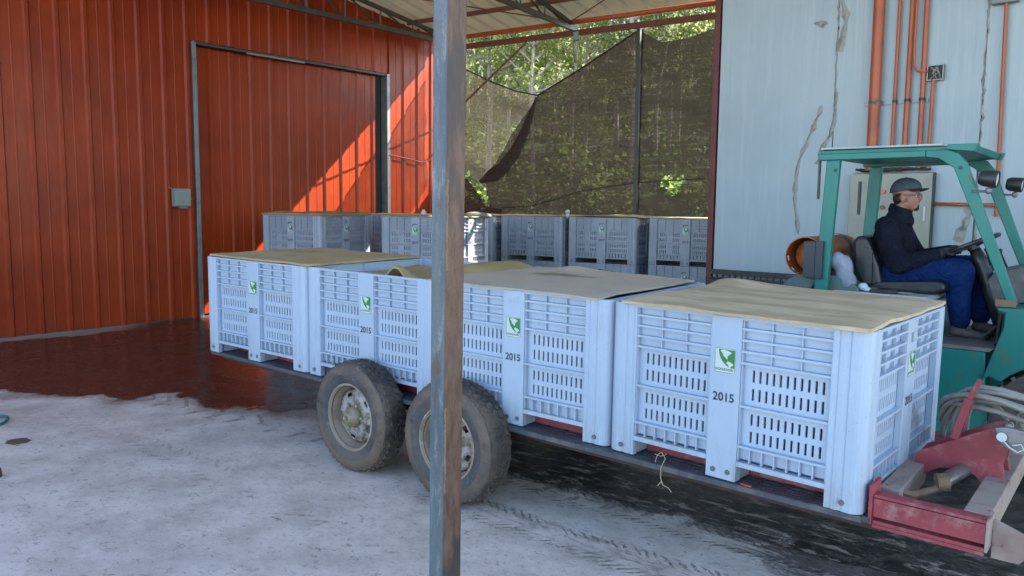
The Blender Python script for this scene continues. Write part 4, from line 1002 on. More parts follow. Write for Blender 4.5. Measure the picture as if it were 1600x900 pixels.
# ------------------------------------------------------------------ foam covers
def sheet(name, mt, Mx, x0, x1, y0, y1, zf, th, label, nx=44, ny=34, edge=.006, seed=0, cat='foam cover', group='foam sheets covering the trailer bins'):
    b = MB(); T = []; 
    for lay in (0,1):
        for j in range(ny+1):
            for i in range(nx+1):
                u, v = i/nx, j/ny
                x = x0+(x1-x0)*u; y = y0+(y1-y0)*v
                ex = edge*noise.noise(Vector((v*6, seed, 0)))*2; ey = edge*noise.noise(Vector((u*6, seed+5, 0)))*2
                x += ex*(1 if u > .5 else -1)*abs(u-.5)*2; y += ey*(1 if v > .5 else -1)*abs(v-.5)*2
                z = zf(x, y)+(th*(.9+.35*noise.noise(Vector((x*4,y*4,seed)))) if lay else 0)
                rr = min(u, 1-u)*abs(x1-x0); rv = min(v, 1-v)*abs(y1-y0); e = min(rr, rv)
                if lay and e < .012: z -= th*.22
                T.append((x, y, z))
    n = (nx+1)*(ny+1); fs = []
    for j in range(ny):
        for i in range(nx):
            a = j*(nx+1)+i; q = (a, a+1, a+nx+2, a+nx+1); fs += [tuple(k+n for k in q), q[::-1]]
    for i in range(nx): fs += [(i, i+1, n+i+1, n+i), (ny*(nx+1)+i+1, ny*(nx+1)+i, n+ny*(nx+1)+i, n+ny*(nx+1)+i+1)]
    for j in range(ny): a = j*(nx+1); c = a+nx; fs += [(a+nx+1, a, n+a, n+a+nx+1), (c, c+nx+1, n+c+nx+1, n+c)]
    b.add(T, fs); o = b.build(name, mt, smooth='auto'); o.matrix_world = Mx
    return tag(o, label, cat, group)
ns = lambda x, y, s_: noise.noise(Vector((x*2.2, y*2.2, s_)))
sheet('foam_cover', M['foam_a'], BM[0], .07, 1.27, -.005, 1.05, lambda x,y: BH+.0015+.005*(1+ns(x,y,1))+.03*max(0,(x-.9)/.37)*max(0,.4-y)*0+.012*max(0, .35-x), .02, 'thick yellow foam sheet lying flat on the rear bin', seed=1)
def z2(x, y):
    z = BH-.045-.05*math.exp(-((x-.35)/.5)**2)*math.exp(-((y-.55)/.5)**2)+.03*ns(x,y,4)*.6
    z += .085*math.exp(-((x-1.0)/.22)**2)*max(0,min(1,(y-.2)/.3))
    z += .095*math.exp(-((x-.83)/.085)**2)*math.exp(-((y-.04)/.13)**2)
    return min(z, BH+.04)
sheet('foam_cover', M['foam_b'], BM[1], .045, 1.165, .045, 1.02, z2, .02, 'olive-yellow foam sheet sagging into the second bin with a raised fold', seed=2)
def z3(x, y):
    z = BH+.0015+.028*math.exp(-((x-.33)/.14)**2)*math.exp(-((y-.97)/.12)**2)+.007*(1+ns(x,y,7))*min(1,max(0,y)/.15)
    z -= .012*max(0,(x-.9)); return z
sheet('foam_cover', M['foam_c'], BM[2], -.02, 1.14, -.018, 1.05, z3, .013, 'greyish stained foam sheet domed over the third bin', seed=3)
def z4(x, y): return BH+.0015+.007*(1+ns(x*.6,y*2,9))*min(1,max(0,y)/.2)+.022*math.exp(-((x-.18)/.2)**2)*math.exp(-((y-.98)/.14)**2)
sheet('foam_cover', M['foam_d'], BM[3], .07, 1.205, -.022, 1.065, z4, .02, 'pale wood-grained foam sheet on the nearest bin', seed=4)
# covers of the stacks
cov = {'A':('foam_a','thick brown board lying on the leftmost grey stack'),'C':('foam_a','thin board on the shaded back stack'),'D':('foam_a','thin warped board on the stack with black ribbon'),'E':('foam_a','thin board on the stack right of the post'),'F':('foam_a','bowed pale board on the stack by the net post'),'G':('foam_d','pale board on the stack by the white wall'),'H':('foam_a','thin board on the set-back stack right of sunlit bin')}
M['foam_a2'] = foam_mat('brown_board', (.22,.14,.07), (.30,.2,.1))
for key, (mt_, lb) in cov.items():
    mm = SM[(key,0)]; th = .05 if key == 'A' else .016
    sheet('board_cover', M['foam_a2'] if key == 'A' else M[mt_], mm, .01, BL+.03, .0, BW, (lambda x,y,k=key: BH+.003+.02*max(0,ns(x*1.4,y*1.4,ord(k)))+(.02*math.sin(x*2.6) if k=='F' else 0)), th, lb, 22, 14, seed=ord(key), cat='board', group='boards covering the grey bins')
# knob, sack, small bits on the stacks
def on_bin(key, x, y, z): return SM[(key,0)] @ Vector((x,y,z))
b = MB(); p = on_bin('E', 1.24, .12, BH); b.cyl(p-Vector((0,0,.02)), p+Vector((0,0,.05)), .02, .026); b.sph(p+Vector((0,0,.075)), .035); tag(b.build('white_knob', M['sticker'], smooth=True), 'small white knob standing between two background bin stacks', 'knob')
b = MB(); p = on_bin('D', .42, .5, BH+.05); b.sph(p, (.04,.04,.035)); b.cyl(p, p+Vector((0,0,.05)), .02); tag(b.build('white_cup', M['sticker'], smooth=True), 'small white cup on the stack in front of sunlit wall', 'cup')
b = MB(); p = on_bin('D', 1.12, .85, BH+.035); b.sph(p, (.16,.12,.045)); b.sph(p+Vector((.12,.03,-.01)), (.09,.08,.035)); o = b.build('folded_sack', M['sack']); remesh(o, .015, 3); tag(o, 'pale folded sack lying on stack just right of the post', 'sack')
mm = SM[('D',0)]
b = MB(T=mm); b.beam((.90,-.006,.50),(1.10,-.006,.50),.004,.012,(0,0,1)); b.beam((1.0,-.008,.50),(.98,-.008,.40),.004,.02,(1,0,0)); b.beam((.98,-.008,.41),(.95,-.008,.33),.006,.04,(1,0,0))
tag(b.build('black_ribbon', M['ink']), 'black ribbon tied to the front of a grey bin', 'ribbon')
# ------------------------------------------------------------------ trailer
tr = thing('bin_trailer', 'low red steel bin trailer with twin muddy wheels and hitch frame', 'trailer', tuple(TO), YAW)
TI = Matrix.Translation(TO) @ Matrix.Rotation(YAW,4,'Z'); TII = TI.inverted()
def tb(): return MB(T=TII @ TM)
ES = -4.845
b = tb()
for i in range(41):                                   # thin slatted deck
    s_ = ES+.04+(abs(ES)-.02)*i/40; b.box(s_-.012, s_+.012, -.014, 1.12, -.022, -.004)
for t_ in (-.005,.02,.045,.075,.11,.15,.2,.3,.55,.8,1.0,1.13): b.box(ES, .03, t_-.009, t_+.009, -.026, -.0045)
b.build('deck_grid', M['grid'], tr)
b = tb(); b.box(ES,.0,-.022,-.016,-.030,-.006); b.build('deck_edge', M['grid'], tr)
for t0, t1 in ((.05,.095),(1.02,1.065)): b = tb(); b.box(ES+.05,.06,t0,t1,-.075,-.028); b.build('side_rail', mat('dark_rail', (.035,.010,.010), .6, 0, (.05,.02,.018), 6), tr, bevel=.003)
for t_ in (.30,.78): b = tb(); b.box(ES+.02,.02,t_,t_+.06,-.002,.066); b.build('rail', M['trail_red'], tr) if False else None
for i, s_ in enumerate((-4.8,-3.9,-2.96,-2.14,-1.2,-.3)): b = tb(); b.box(s_-.03,s_+.03,.076,1.019,-.070,-.029); b.build('cross_member', M['dark_steel'], tr)
# fork channels of red steel seen through the openings of the bins
for t_ in (.11,): 
    for (s0, s1) in ((-1.05,-.68),(-.53,-.16),(-2.25,-1.9),(-1.75,-1.37),(-4.68,-4.34),(-4.2,-3.82),(-3.45,-3.1),(-2.95,-2.6)):
        b = tb(); b.box(s0,s1,t_+.02,t_+.035,.0,.072); b.build('red_stop', M['trail_red'], tr)
# front frame
b = tb(); b.box(.035,.42,.0,.012,.0,.075); b.box(.035,.42,.0,.06,.078,.09); b.box(.035,.42,.0,.06,-.03,-.015); b.box(.035,.42,.0,.014,-.045,-.031); b.build('front_beam', M['trail_red'], tr, bevel=.002)
b = tb(); b.box(.02,.034,-.012,.11,-.03,.13); b.build('stub_plate', M['trail_red'], tr, bevel=.002)
b = tb(); b.box(.335,.425,.062,1.12,-.02,.092); b.build('cross_beam', M['trail_dust'], tr, bevel=.004)
b = tb(); b.box(.42,.43,-.002,.12,-.03,.09); b.build('cross_beam', M['trail_dust'], tr, bevel=.002)
b = tb(); b.box(.022,.10,.12,.60,-.01,.085); b.build('wood_packing', M['trail_dust'], tr, bevel=.004)
b = tb(); b.box(.035,.42,1.06,1.12,-.02,.09); b.build('side_beam', M['trail_red'], tr, bevel=.003)
gp = [(.06,.57),(.08,.60),(.35,.755),(.39,.76),(.405,.745),(.41,.68),(.395,.60),(.41,.52),(.34,.48),(.30,.535),(.255,.555),(.16,.54),(.10,.50),(.08,.45),(.06,.50)]
b = MB(); b.prism([(x, z) for x, z in gp], (0,.545,0), (1,0,0), (0,0,1), (0,1,0), .014); b.build('gusset_plate', M['trail_red'], tr, bevel=.001)
b = MB(); b.prism([(x, z) for x, z in gp], (0,.68,0), (1,0,0), (0,0,1), (0,1,0), .014); b.build('gusset_plate', M['trail_red'], tr, bevel=.001)
b = MB(); b.prism([(.36,.765),(.40,.775),(.8,.74),(.8,.66),(.44,.67),(.385,.70)], (0,.50,0), (1,0,0), (0,0,1), (0,1,0), .03); b.build('drawbar', M['rod'], tr, bevel=.004)
b = MB(); b.cyl((.39,.49,.735),(.39,.72,.735),.016); b.cyl((.39,.485,.735),(.39,.492,.735),.019,n=20); b.build('hitch_pin', M['sticker'], tr)
b = MB(); b.tube([(.40,.48,.72),(.42,.478,.70),(.45,.478,.685),(.47,.478,.70),(.46,.478,.72),(.43,.478,.71)], .0028, 6); b.build('retaining_clip', M['sticker'], tr)
b = MB(); b.cyl((.21,.35,.54),(.33,.95,.56),.03,n=18); b.build('ram_cylinder', M['rod'], tr, smooth='auto')
b = MB(); b.tube([(.04,.16,.53),(.13,.22,.50),(.22,.36,.52)], .016, 8); b.cyl((.19,.34,.535),(.23,.36,.54),.038,n=18); b.build('rusty_link', M['rust_rod'], tr)
b = MB(); b.beam((.21,.56,.68),(.255,.56,.86),.045,.03,(1,0,0)); b.beam((.255,.56,.86),(.29,.56,.945),.02,.02,(1,0,0)); b.build('hose_bracket', M['trail_red'], tr)
b = MB(); b.prism([(.43,.37),(.52,.37),(.56,.42),(.54,.48),(.46,.51),(.43,.52)], (0,.09,0), (1,0,0), (0,0,1), (0,1,0), .02); b.build('tow_plate', M['trail_dust'], tr, bevel=.003)
# reddish lower longerons hanging from the deck, axle
b = MB(); b.cyl((-2.96,-.0,.345),(-2.96,1.1,.345),.035); b.cyl((-2.14,-.0,.345),(-2.14,1.1,.345),.035); b.build('axle', M['dark_steel'], tr)
b = MB(); b.beam((-3.25,.14,.40),(-1.85,.14,.40),.05,.06); b.beam((-3.25,.96,.40),(-1.85,.96,.40),.05,.06); b.build('axle_beam', M['dark_steel'], tr)
def make_wheel(parent, s_, side):
    """tyre and rim; outer face at t=-.19 on the near side"""
    Rr = .345; A = Vector((0,-1 if side < 0 else 1,0)); c = Vector((s_, -.09 if side < 0 else 1.19, Rr))
    rng = random.Random(int(s_*100)+side)
    b = MB()
    prof = [(.190,-.075),(.215,-.092),(.27,-.100),(.305,-.098),(.328,-.086),(.340,-.062),(.3445,-.02),(.3445,.02),(.340,.062),(.328,.086),(.305,.098),(.27,.100),(.232,.094),(.205,.080),(.190,.07)]
    b.lathe(prof, c, A, 72)
    ty = b.build('tyre', M['tyre'], parent, smooth='auto')
    # sidewall look via second material
    ty.data.materials.append(M['tyre_wall']); ty.data.materials.append(M['tyre_in'])
    for p in ty.data.polygons:
        cc = sum((Vector(ty.data.vertices[i].co) for i in p.vertices), Vector())/len(p.vertices)-c
        al = cc.dot(A); rad = (cc-A*al).length
        if rad < .325 and abs(al) > .06: p.material_index = 1 if rad > .262 else 2
    # tread blocks
    b = MB(); a0 = A.orthogonal().normalized(); b0 = A.cross(a0); nblk = 46
    for row, (al, w_) in enumerate(((-.072,.026),(-.036,.028),(.0,.028),(.036,.028),(.072,.026))):
        for k in range(nblk):
            if rng.random() < .06: continue
            th = 2*math.pi*(k+.5*(row%2))/nblk; d = a0*math.cos(th)+b0*math.sin(th); tg = -a0*math.sin(th)+b0*math.cos(th)
            rr = Rr-.003-(.016 if row in (0,4) else 0); p = c+A*al+d*(rr+rng.uniform(-.002,.002)); p2 = p+d*.008
            hw, hl = A*w_*.55, tg*.0165; sk = tg*.006*(1 if row%2 else -1)
            b.add([p-hw-hl-sk-d*.01, p+hw-hl+sk-d*.01, p+hw+hl+sk-d*.01, p-hw+hl-sk-d*.01, p2-hw*.85-hl*.8-sk, p2+hw*.85-hl*.8+sk, p2+hw*.85+hl*.8+sk, p2-hw*.85+hl*.8-sk],
                  [(0,1,2,3),(7,6,5,4),(0,4,5,1),(1,5,6,2),(2,6,7,3),(3,7,4,0)])
    b.build('tread', M['tyre'], ty)
    # rim: flange, well, dish with windows
    b = MB(); b.lathe([(.208,.078),(.212,.086),(.203,.090),(.196,.080),(.190,.05),(.178,.02),(.174,-.02),(.19,-.07)], c, A, 56)
    rm = b.build('rim', M['rim_tan'], parent, smooth='auto')
    b = MB(); nseg = 60; wins = 8; rings = [(.172,.012),(.162,.026),(.150,.034),(.128,.040),(.112,.046),(.085,.052),(.06,.050)]
    vs = []; fs = []
    for i in range(nseg):
        th = 2*math.pi*i/nseg; d = a0*math.cos(th)+b0*math.sin(th); vs += [c+d*r+A*h for r, h in rings]
    k = len(rings)
    for i in range(nseg):
        j = (i+1)%nseg
        for q in range(k-1):
            if q in (2,) and (i % 12) in (4,5,6): continue
            fs.append((i*k+q, j*k+q, j*k+q+1, i*k+q+1))
    b.add(vs, fs); ds = b.build('dish', M['rim'], rm, smooth='auto'); sm = ds.modifiers.new('s', 'SOLIDIFY'); sm.thickness = .006
    b = MB(); b.lathe([(.062,.045),(.062,.07),(.055,.085),(.045,.10),(.036,.118),(.030,.122),(.03,.112),(.0,.112)], c, A, 30); hb = b.build('hub', M['hub'], rm, smooth='auto')
    b = MB()
    for i in range(6):
        th = 2*math.pi*i/6+.3; d = a0*math.cos(th)+b0*math.sin(th); b.cyl(c+d*.083+A*.05, c+d*.083+A*.068, .011, n=6)
    b.cyl(c+A*.112, c+A*.128, .014, n=6)
    b.build('wheel_nuts', M['hub'], rm)
    return ty
for s_ in (-2.965,-2.135):
    for side in (-1,1):
        w_ = bpy.data.objects.new('wheel', None); COL.objects.link(w_); w_.parent = tr; w_.location = (s_, -.09 if side < 0 else 1.19, .345)
        mk = make_wheel(w_, s_, side)
        for ch in w_.children: ch.matrix_parent_inverse = Matrix.Translation(-Vector(w_.location))
# strings and scraps
TMm = TI
b = MB(T=TM); b.tube([(-.90,-.06,.02),(-.885,-.066,.06),(-.865,-.066,.075),(-.845,-.066,.05),(-.865,-.068,-.0),(-.862,-.07,-.05),(-.85,-.072,-.075)], .002, 5); b.tube([(-.858,-.07,-.06),(-.875,-.075,-.085)], .002, 5); b.tube([(-.85,-.072,-.075),(-.82,-.075,-.08),(-.80,-.08,-.095)], .002, 5); b.tube([(-.90,-.066,.06),(-.87,-.066,.055),(-.84,-.066,.07)], .0015, 5)
tag(b.build('yellow_string', M['straw']), 'pale yellow string dangling from deck under the nearest bin', 'string')
b = MB(T=TM); b.tube([(-.50,-.02,.004),(-.47,-.03,.006),(-.45,-.025,.004)], .004, 5); tag(b.build('red_scrap', M['redbit']), 'small red scrap on the deck in right fork opening', 'scrap')
rng = random.Random(8)
for i in range(2):
    b = MB()
    for k in range(26):
        p = Vector((.60+rng.gauss(0,.008), .05+rng.gauss(0,.006), .41-k*.007)); q = p+Vector((rng.gauss(0,.02), rng.gauss(0,.01), -.02)); b.tube([p, q], .0025, 4)
    if i == 0: o = b.build('hanging_weed', M['leaf2']); o.location = TO; o.rotation_euler = (0,0,YAW); tag(o, 'wisps of green weed hanging from the tow plate', 'weed')
# ------------------------------------------------------------------ forklift (authored in side-view coordinates, then scaled)
FO = Vector((2.178,5.5,0)); FT = Matrix.Diagonal((1.1,1.1,1.1,1)); FT.translation = (0,0,-.166)
FM = Matrix.Translation(FO) @ Matrix.Rotation(YAW,4,'Z')
fk = thing('forklift', 'teal forklift with overhead guard facing right behind the trailer', 'forklift', tuple(FO), YAW)
def fb(): return MB(T=FT)
def vprism(mb, poly, v0, v1): mb.prism(poly, (0,v0,0), (1,0,0), (0,0,1), (0,1,0), v1-v0); return mb
b = fb(); vprism(b, [(-.1,.34),(1.0,.34),(1.02,.5),(.93,.66),(.92,.855),(.6,.855),(.6,1.10),(-.1,1.10)], .03, .97); b.build('chassis', M['teal'], fk, bevel=.01)
b = fb(); vprism(b, [(.56,.858),(.94,.858),(.96,.878),(.56,.878)], .02, .98); b.build('floor', M['floor_mat'], fk)
b = fb(); vprism(b, [(-.30,.45),(-.26,.36),(-.105,.36),(-.105,1.12),(.0,1.22),(-.04,1.245),(-.16,1.235),(-.25,1.19),(-.29,1.10)], .02, .98); b.build('counterweight', M['teal_dusty'], fk, bevel=.02)
b = fb(); vprism(b, [(-.095,1.104),(.22,1.104),(.20,1.17),(.10,1.235),(-.02,1.238),(-.095,1.20)], .06, .94); b.build('rear_cover', M['teal_dusty'], fk, bevel=.015)
b = fb(); vprism(b, [(.05,1.104),(.60,1.104),(.615,1.125),(.59,1.14),(.05,1.145)], .05, .95); b.build('hood', M['hood'], fk, bevel=.008)
# seat
st_ = bpy.data.objects.new('seat', None); COL.objects.link(st_); st_.parent = fk
b = fb(); vprism(b, [(.24,1.145),(.60,1.145),(.66,1.17),(.655,1.215),(.60,1.225),(.27,1.20),(.23,1.18)], .22, .72); o = b.build('cushion', M['seat'], st_, bevel=.02)
b = fb(); vprism(b, [(.19,1.15),(.30,1.18),(.275,1.30),(.215,1.44),(.19,1.485),(.13,1.49),(.105,1.45),(.115,1.28)], .22, .72); b.build('backrest', M['seat'], st_, bevel=.025)
b = fb(); vprism(b, [(.20,1.19),(.24,1.19),(.235,1.40),(.185,1.42)], .205, .219); b.build('side_bolster', M['seat'], st_)
# overhead guard
def guard_side(v0, v1):
    b = fb()
    vprism(b, [(-.062,.95),(.018,.95),(.068,1.96),(-.014,1.96)], v0, v1)                      # rear post
    vprism(b, [(.62,1.955),(.70,1.90),(1.005,1.155),(1.055,1.155),(.765,1.93),(.72,1.985),(.66,2.005),(.55,2.005),(.55,1.965)], v0, v1)
    vprism(b, [(-.06,1.962),(.549,1.966),(.549,2.004),(-.07,2.004)], v0, v1)
    return b
g_ = bpy.data.objects.new('overhead_guard', None); COL.objects.link(g_); g_.parent = fk
guard_side(.0,.045).build('guard_frame', M['teal'], g_, bevel=.006)
guard_side(.955,1.0).build('guard_frame', M['teal'], g_, bevel=.006)
b = fb(); vprism(b, [(-.07,1.985),(.66,1.985),(.78,1.995),(.80,2.03),(.62,2.03),(-.07,2.028)], .046, .954); b.build('roof_plate', M['teal'], g_, bevel=.005)
b = fb(); b.box(-.06,.63,.02,.98,2.0305,2.043); b.build('roof_cover', M['guardtop'], g_, bevel=.003)
for v0, v1 in ((-.003,.0445),(.9555,1.003)): b = fb(); vprism(b, [(.655,2.006),(.70,2.0),(.80,1.99),(.815,2.035),(.66,2.035)], v0, v1); b.build('roof_visor', M['teal'], g_, bevel=.004)
for a, v_, z in ((.045,-.001,1.90),(.735,-.001,1.90)):
    b = fb(); b.cyl((a,v_+.001,z),(a,v_-.003,z),.011,n=12); b.build('bolt_hole', M['ink'], g_)
b = fb(); b.box(.955,1.05,-.004,.049,1.125,1.165); b.build('rusty_joint', M['rust_rod'], g_)
b = fb(); b.box(.955,1.05,.951,1.004,1.125,1.165); b.build('rusty_joint', M['rust_rod'], g_)
# front cowl and fenders
arch = [(1.27+.345*math.cos(R(a)), .475+.345*math.sin(R(a))) for a in range(140, 20, -10)]
side = [(.965,1.118),(1.12,1.12),(1.22,1.06),(1.62,1.0),(1.62,.62),(1.60,.60)]+arch[::-1]+[(.95,.72),(.915,.70),(.96,.86),(1.0,1.0),(1.005,1.09),(.965,1.10)]
for v0, v1 in ((.0,.13),(.87,1.0)):
    b = fb(); vprism(b, side, v0, v1); b.build('fender', M['teal'], fk, bevel=.006)
b = fb(); vprism(b, [(1.03,.86),(1.60,.86),(1.60,1.0),(1.22,1.055),(1.12,1.115),(1.03,1.115)], .132, .868); b.build('front_cowl', M['teal'], fk)
b = fb(); vprism(b, [(.93,.88),(.98,.86),(1.029,.90),(1.029,1.12),(1.13,1.13),(1.02,1.33),(.90,1.30),(.86,1.24),(.93,1.05)], .30, .84); b.build('dashboard', mat('dark_grey_dash', (.06,.062,.064), .6, 0, (.1,.1,.1), 8), fk, bevel=.01)
b = fb(); b.tube([(.755,.47,1.43),(.80,.47,1.34),(.87,.47,1.14),(.94,.47,.93)], [.03,.045,.045,.04], 12); b.build('steering_column', M['seat'], fk, smooth=True)
b = fb(); cN = Vector((-.42,0,.907)).normalized(); cC = Vector((.745,.45,1.45)); cA = Vector((.907,0,.42)); cB = Vector((0,1,0))
b.tube([cC+(cA*math.cos(t_)+cB*math.sin(t_))*.155 for t_ in [2*math.pi*i/36 for i in range(37)]], .013, 8, caps=False)
for a in (90,210,330): b.tube([cC-cN*.02, cC+(cA*math.cos(R(a))+cB*math.sin(R(a)))*.155], .010, 6)
b.cyl(cC-cN*.035, cC+cN*.004, .035, n=16); b.build('steering_wheel', M['seat'], fk, smooth='auto')
b = fb(); b.tube([(.86,.40,1.33),(.84,.34,1.42)], .006, 6); b.sph((.84,.34,1.425), .012, 8, 6); b.build('lever', M['seat'], fk)
b = fb(); b.tube([(.93,.72,1.25),(.86,.74,1.40)], .007, 6); b.sph((.86,.74,1.405), .014, 8, 6); b.build('lever', M['seat'], fk)
for v_ in (.30,.48): b = fb(); b.beam((.86,v_,.90),(.93,v_,.98),.07,.012,(0,0,1)); b.build('pedal', M['seat'], fk)
b = fb(); b.cyl((.955,.14,.885),(.955,.24,1.05),.012); b.build('foot_lever', M['seat'], fk)
# lamps
def lamp(c, brk):
    e_ = bpy.data.objects.new('work_light', None); COL.objects.link(e_); e_.parent = fk
    c = Vector(c); A = Vector((.985,-.05,-.12)).normalized()
    b = fb(); b.lathe([(.0,-.05),(.034,-.05),(.044,-.03),(.048,.03),(.046,.042),(.041,.042)], c, A, 24); b.build('housing', M['black_plastic'], e_, smooth='auto')
    b = fb(); b.lathe([(.0405,.036),(.02,.04),(.0,.041)], c, A, 24); b.build('lens', M['lens'], e_)
    b = fb(); b.sph(c+Vector((0,0,-.066)), (.018,.016,.02), 10, 8); b.tube([c+Vector((0,0,-.07)), brk], .007, 6); b.build('mount', M['galv'], e_)
lamp((.885,-.02,1.835), (.80,.0,1.765)); lamp((.885,.99,1.83), (.80,.985,1.765))
# wheels
def fwheel(a, z, r, wd, v0):
    e_ = bpy.data.objects.new('wheel', None); COL.objects.link(e_); e_.parent = fk
    sgn = -1 if v0 < .5 else 1; A = Vector((0,sgn,0)); c = Vector((a, v0, z)); h_ = wd/2
    b = fb(); b.lathe([(r*.55,-h_*.8),(r*.8,-h_),(r*.96,-h_*.9),(r,-h_*.5),(r,h_*.5),(r*.96,h_*.9),(r*.8,h_),(r*.6,h_*.9),(r*.55,h_*.7)], c, A, 48); ty = b.build('tyre', M['tyre2'], e_, smooth='auto')
    b = fb(); a0 = A.orthogonal().normalized(); b0 = A.cross(a0)
    for k in range(26):
        for sd_ in (-1,1):
            th = 2*math.pi*(k+.25*sd_)/26; d = a0*math.cos(th)+b0*math.sin(th); tg = -a0*math.sin(th)+b0*math.cos(th)
            b.beam(c+A*(sd_*h_*.1)+d*(r+.004)+tg*.012, c+A*(sd_*h_*.92)+d*(r-.008)-tg*.012, .022, .022, tuple(d))
    b.build('tread', M['tyre2'], ty)
    b = fb(); b.lathe([(r*.57,h_*.72),(r*.55,h_*.8),(r*.5,h_*.4),(r*.42,h_*.3),(r*.2,h_*.35),(r*.18,h_*.6),(0,h_*.62)], c, A, 32); rm = b.build('rim', M['rim'], e_, smooth='auto')
    b = fb()
    for i in range(6): t_ = 6.283*i/6; d = a0*math.cos(t_)+b0*math.sin(t_); b.cyl(c+d*r*.32+A*h_*.3, c+d*r*.32+A*h_*.45, .012, n=6)
    b.build('wheel_nuts', M['hub'], rm)
fwheel(1.27,.151+.325,.325,.2,.10); fwheel(1.27,.151+.325,.325,.2,.90)
fwheel(.02,.151+.235,.235,.15,.12); fwheel(.02,.151+.235,.235,.15,.88)
# mast ahead of the axle (outside the photograph)
b = fb()
for v_ in (.30,.70): b.beam((1.70,v_,.22),(1.70,v_,2.15),.07,.09,(1,0,0))
for z in (.5,1.2,2.1): b.beam((1.70,.3,z),(1.70,.7,z),.05,.08)
b.build('mast', M['dark_steel'], fk)
b = fb()
for v_ in (.32,.68): b.beam((1.78,v_,.22),(2.6,v_,.19),.1,.03)
b.build('forks', M['dark_steel'], fk)
b = fb(); b.box(1.745,1.775,.15,.85,.24,.62); b.build('fork_carriage', M['dark_steel'], fk)
# tank brackets
b = fb(); b.box(-.045,.0,-.03,-.006,1.215,1.455); b.box(-.12,-.046,-.028,-.012,1.22,1.45); b.build('tank_bracket', mat('blue_black_steel', (.03,.036,.05), .45, .2), fk, bevel=.003)
b = fb(); b.lathe([(.136,-.012),(.139,-.012),(.139,.03),(.136,.03),(.136,-.012)], (-.13,.62,1.35), (0,1,0), 32); b.box(-.02,.13,.80,.86,1.36,1.44); b.box(-.27,.02,.1,.9,1.195,1.213); b.build('tank_cradle', M['black_plastic'], fk)
# side reflector strip left of the rear post
b = fb(); b.box(-.066,-.054,.01,.03,1.72,1.97); b.build('antenna_strip', M['black_plastic'], fk)
b = fb(); b.box(-.085,-.07,.95,.985,1.62,1.86); b.build('antenna_strip', M['black_plastic'], fk)
# gas cylinder
tk = thing('gas_cylinder', 'orange gas cylinder lying across the rear of the forklift', 'gas cylinder', tuple(FM @ (FT @ Vector((-.13,.5,1.22)))), YAW)
TKI = (Matrix.Translation(tk.location) @ Matrix.Rotation(YAW,4,'Z')).inverted() @ FM @ FT
b = MB(T=TKI); c = Vector((-.13,.0,1.35)); b.lathe([(0,.13),(.05,.132),(.10,.15),(.127,.20),(.127,.80),(.11,.86),(.05,.90),(0,.905)], c, (0,1,0), 40); b.build('shell', M['tank'], tk, smooth='auto')
b = MB(T=TKI); nseg = 48; vs = []; fs = []
for i in range(nseg):
    t_ = 6.283*i/nseg
    for r, y in ((.128,.03),(.128,.06),(.128,.10),(.128,.20),(.1225,.03),(.1225,.06),(.1225,.10),(.1225,.20)): vs.append((c.x+r*math.cos(t_), y, c.z+r*math.sin(t_)))
for i in range(nseg):
    j = (i+1)%nseg; dg_ = 360*i/nseg
    for q in (0,1,2):
        if q == 1 and (175 < dg_ < 195 or 215 < dg_ < 228 or 235 < dg_ < 246): continue
        fs += [(i*8+q, j*8+q, j*8+q+1, i*8+q+1), (i*8+q+5, j*8+q+5, j*8+q+4, i*8+q+4)]
    fs.append((i*8, i*8+4, j*8+4, j*8))
b.add(vs, fs); b.build('collar', M['tank'], tk, smooth='auto')
b = MB(T=TKI); b.cyl((-.14,.125,1.35),(-.14,.07,1.35),.016,n=12); b.build('valve', M['hub'], tk)
# things on the hood
def fthing_mesh(mb, name, mt, label, cat, **k): o = mb.build(name, mt, **k); return tag(o, label, cat)
FW = FM @ FT
b = MB(T=FW); b.sph((.10,.10,1.27),(.055,.05,.10)); b.sph((.06,.08,1.33),(.05,.04,.06)); b.sph((.13,.10,1.20),(.05,.05,.06)); o = fthing_mesh(b, 'plastic_bag', M['bag'], 'crumpled grey plastic bag hanging beside the seat back', 'bag'); remesh(o, .01, 2)
b = MB(T=FW); b.sph((.22,.10,1.175),(.03,.03,.025)); b.sph((.25,.09,1.16),(.03,.02,.015)); o = fthing_mesh(b, 'white_rag', M['sticker'], 'small crumpled white rag on the hood beside the seat', 'rag'); remesh(o, .007, 1)
b = MB(T=FW); b.beam((.26,.10,1.155),(.42,.10,1.155),.05,.02); b.sph((.28,.10,1.168),(.03,.02,.014)); fthing_mesh(b, 'black_radio', M['black_plastic'], 'black handheld radio lying on the hood near the rag', 'radio', bevel=.004)
b = MB(T=FW); b.beam((.40,.12,1.152),(.50,.11,1.152),.03,.008); fthing_mesh(b, 'paper_slip', M['sack'], 'small pale paper slip on the hood next to the radio', 'paper')
# hoses
ho = MB(); rng = random.Random(21)
for i in range(7):
    z0 = .80+rng.uniform(-.05,.06); v_ = .75+rng.uniform(-.05,.12)
    ho.tube([(.10,v_+.1,.55+.03*i), (.12,v_,.70+.02*i), (.22,v_-.1,z0+.05), (.34,v_-.13,z0+.07), (.55,v_-.05,z0+.03-.012*i), (.8,v_+.1,z0-.05), (1.2,v_+.3,z0-.1)], .013, 8)
for i in range(3):
    ho.tube([(.16+.03*i,.80,.45),(.15+.03*i,.78,.65),(.19+.02*i,.74,.82),(.28,.70,.88-.02*i),(.36,.72,.80),(.42,.8,.62)], .012, 8)
# smooth the hoses
o = ho.build('hydraulic_hoses', M['hose'], smooth=True, sub=1); o.location = TO; o.rotation_euler = (0,0,YAW); tag(o, 'bundle of grey hydraulic hoses looped over the red hitch bracket', 'hoses')

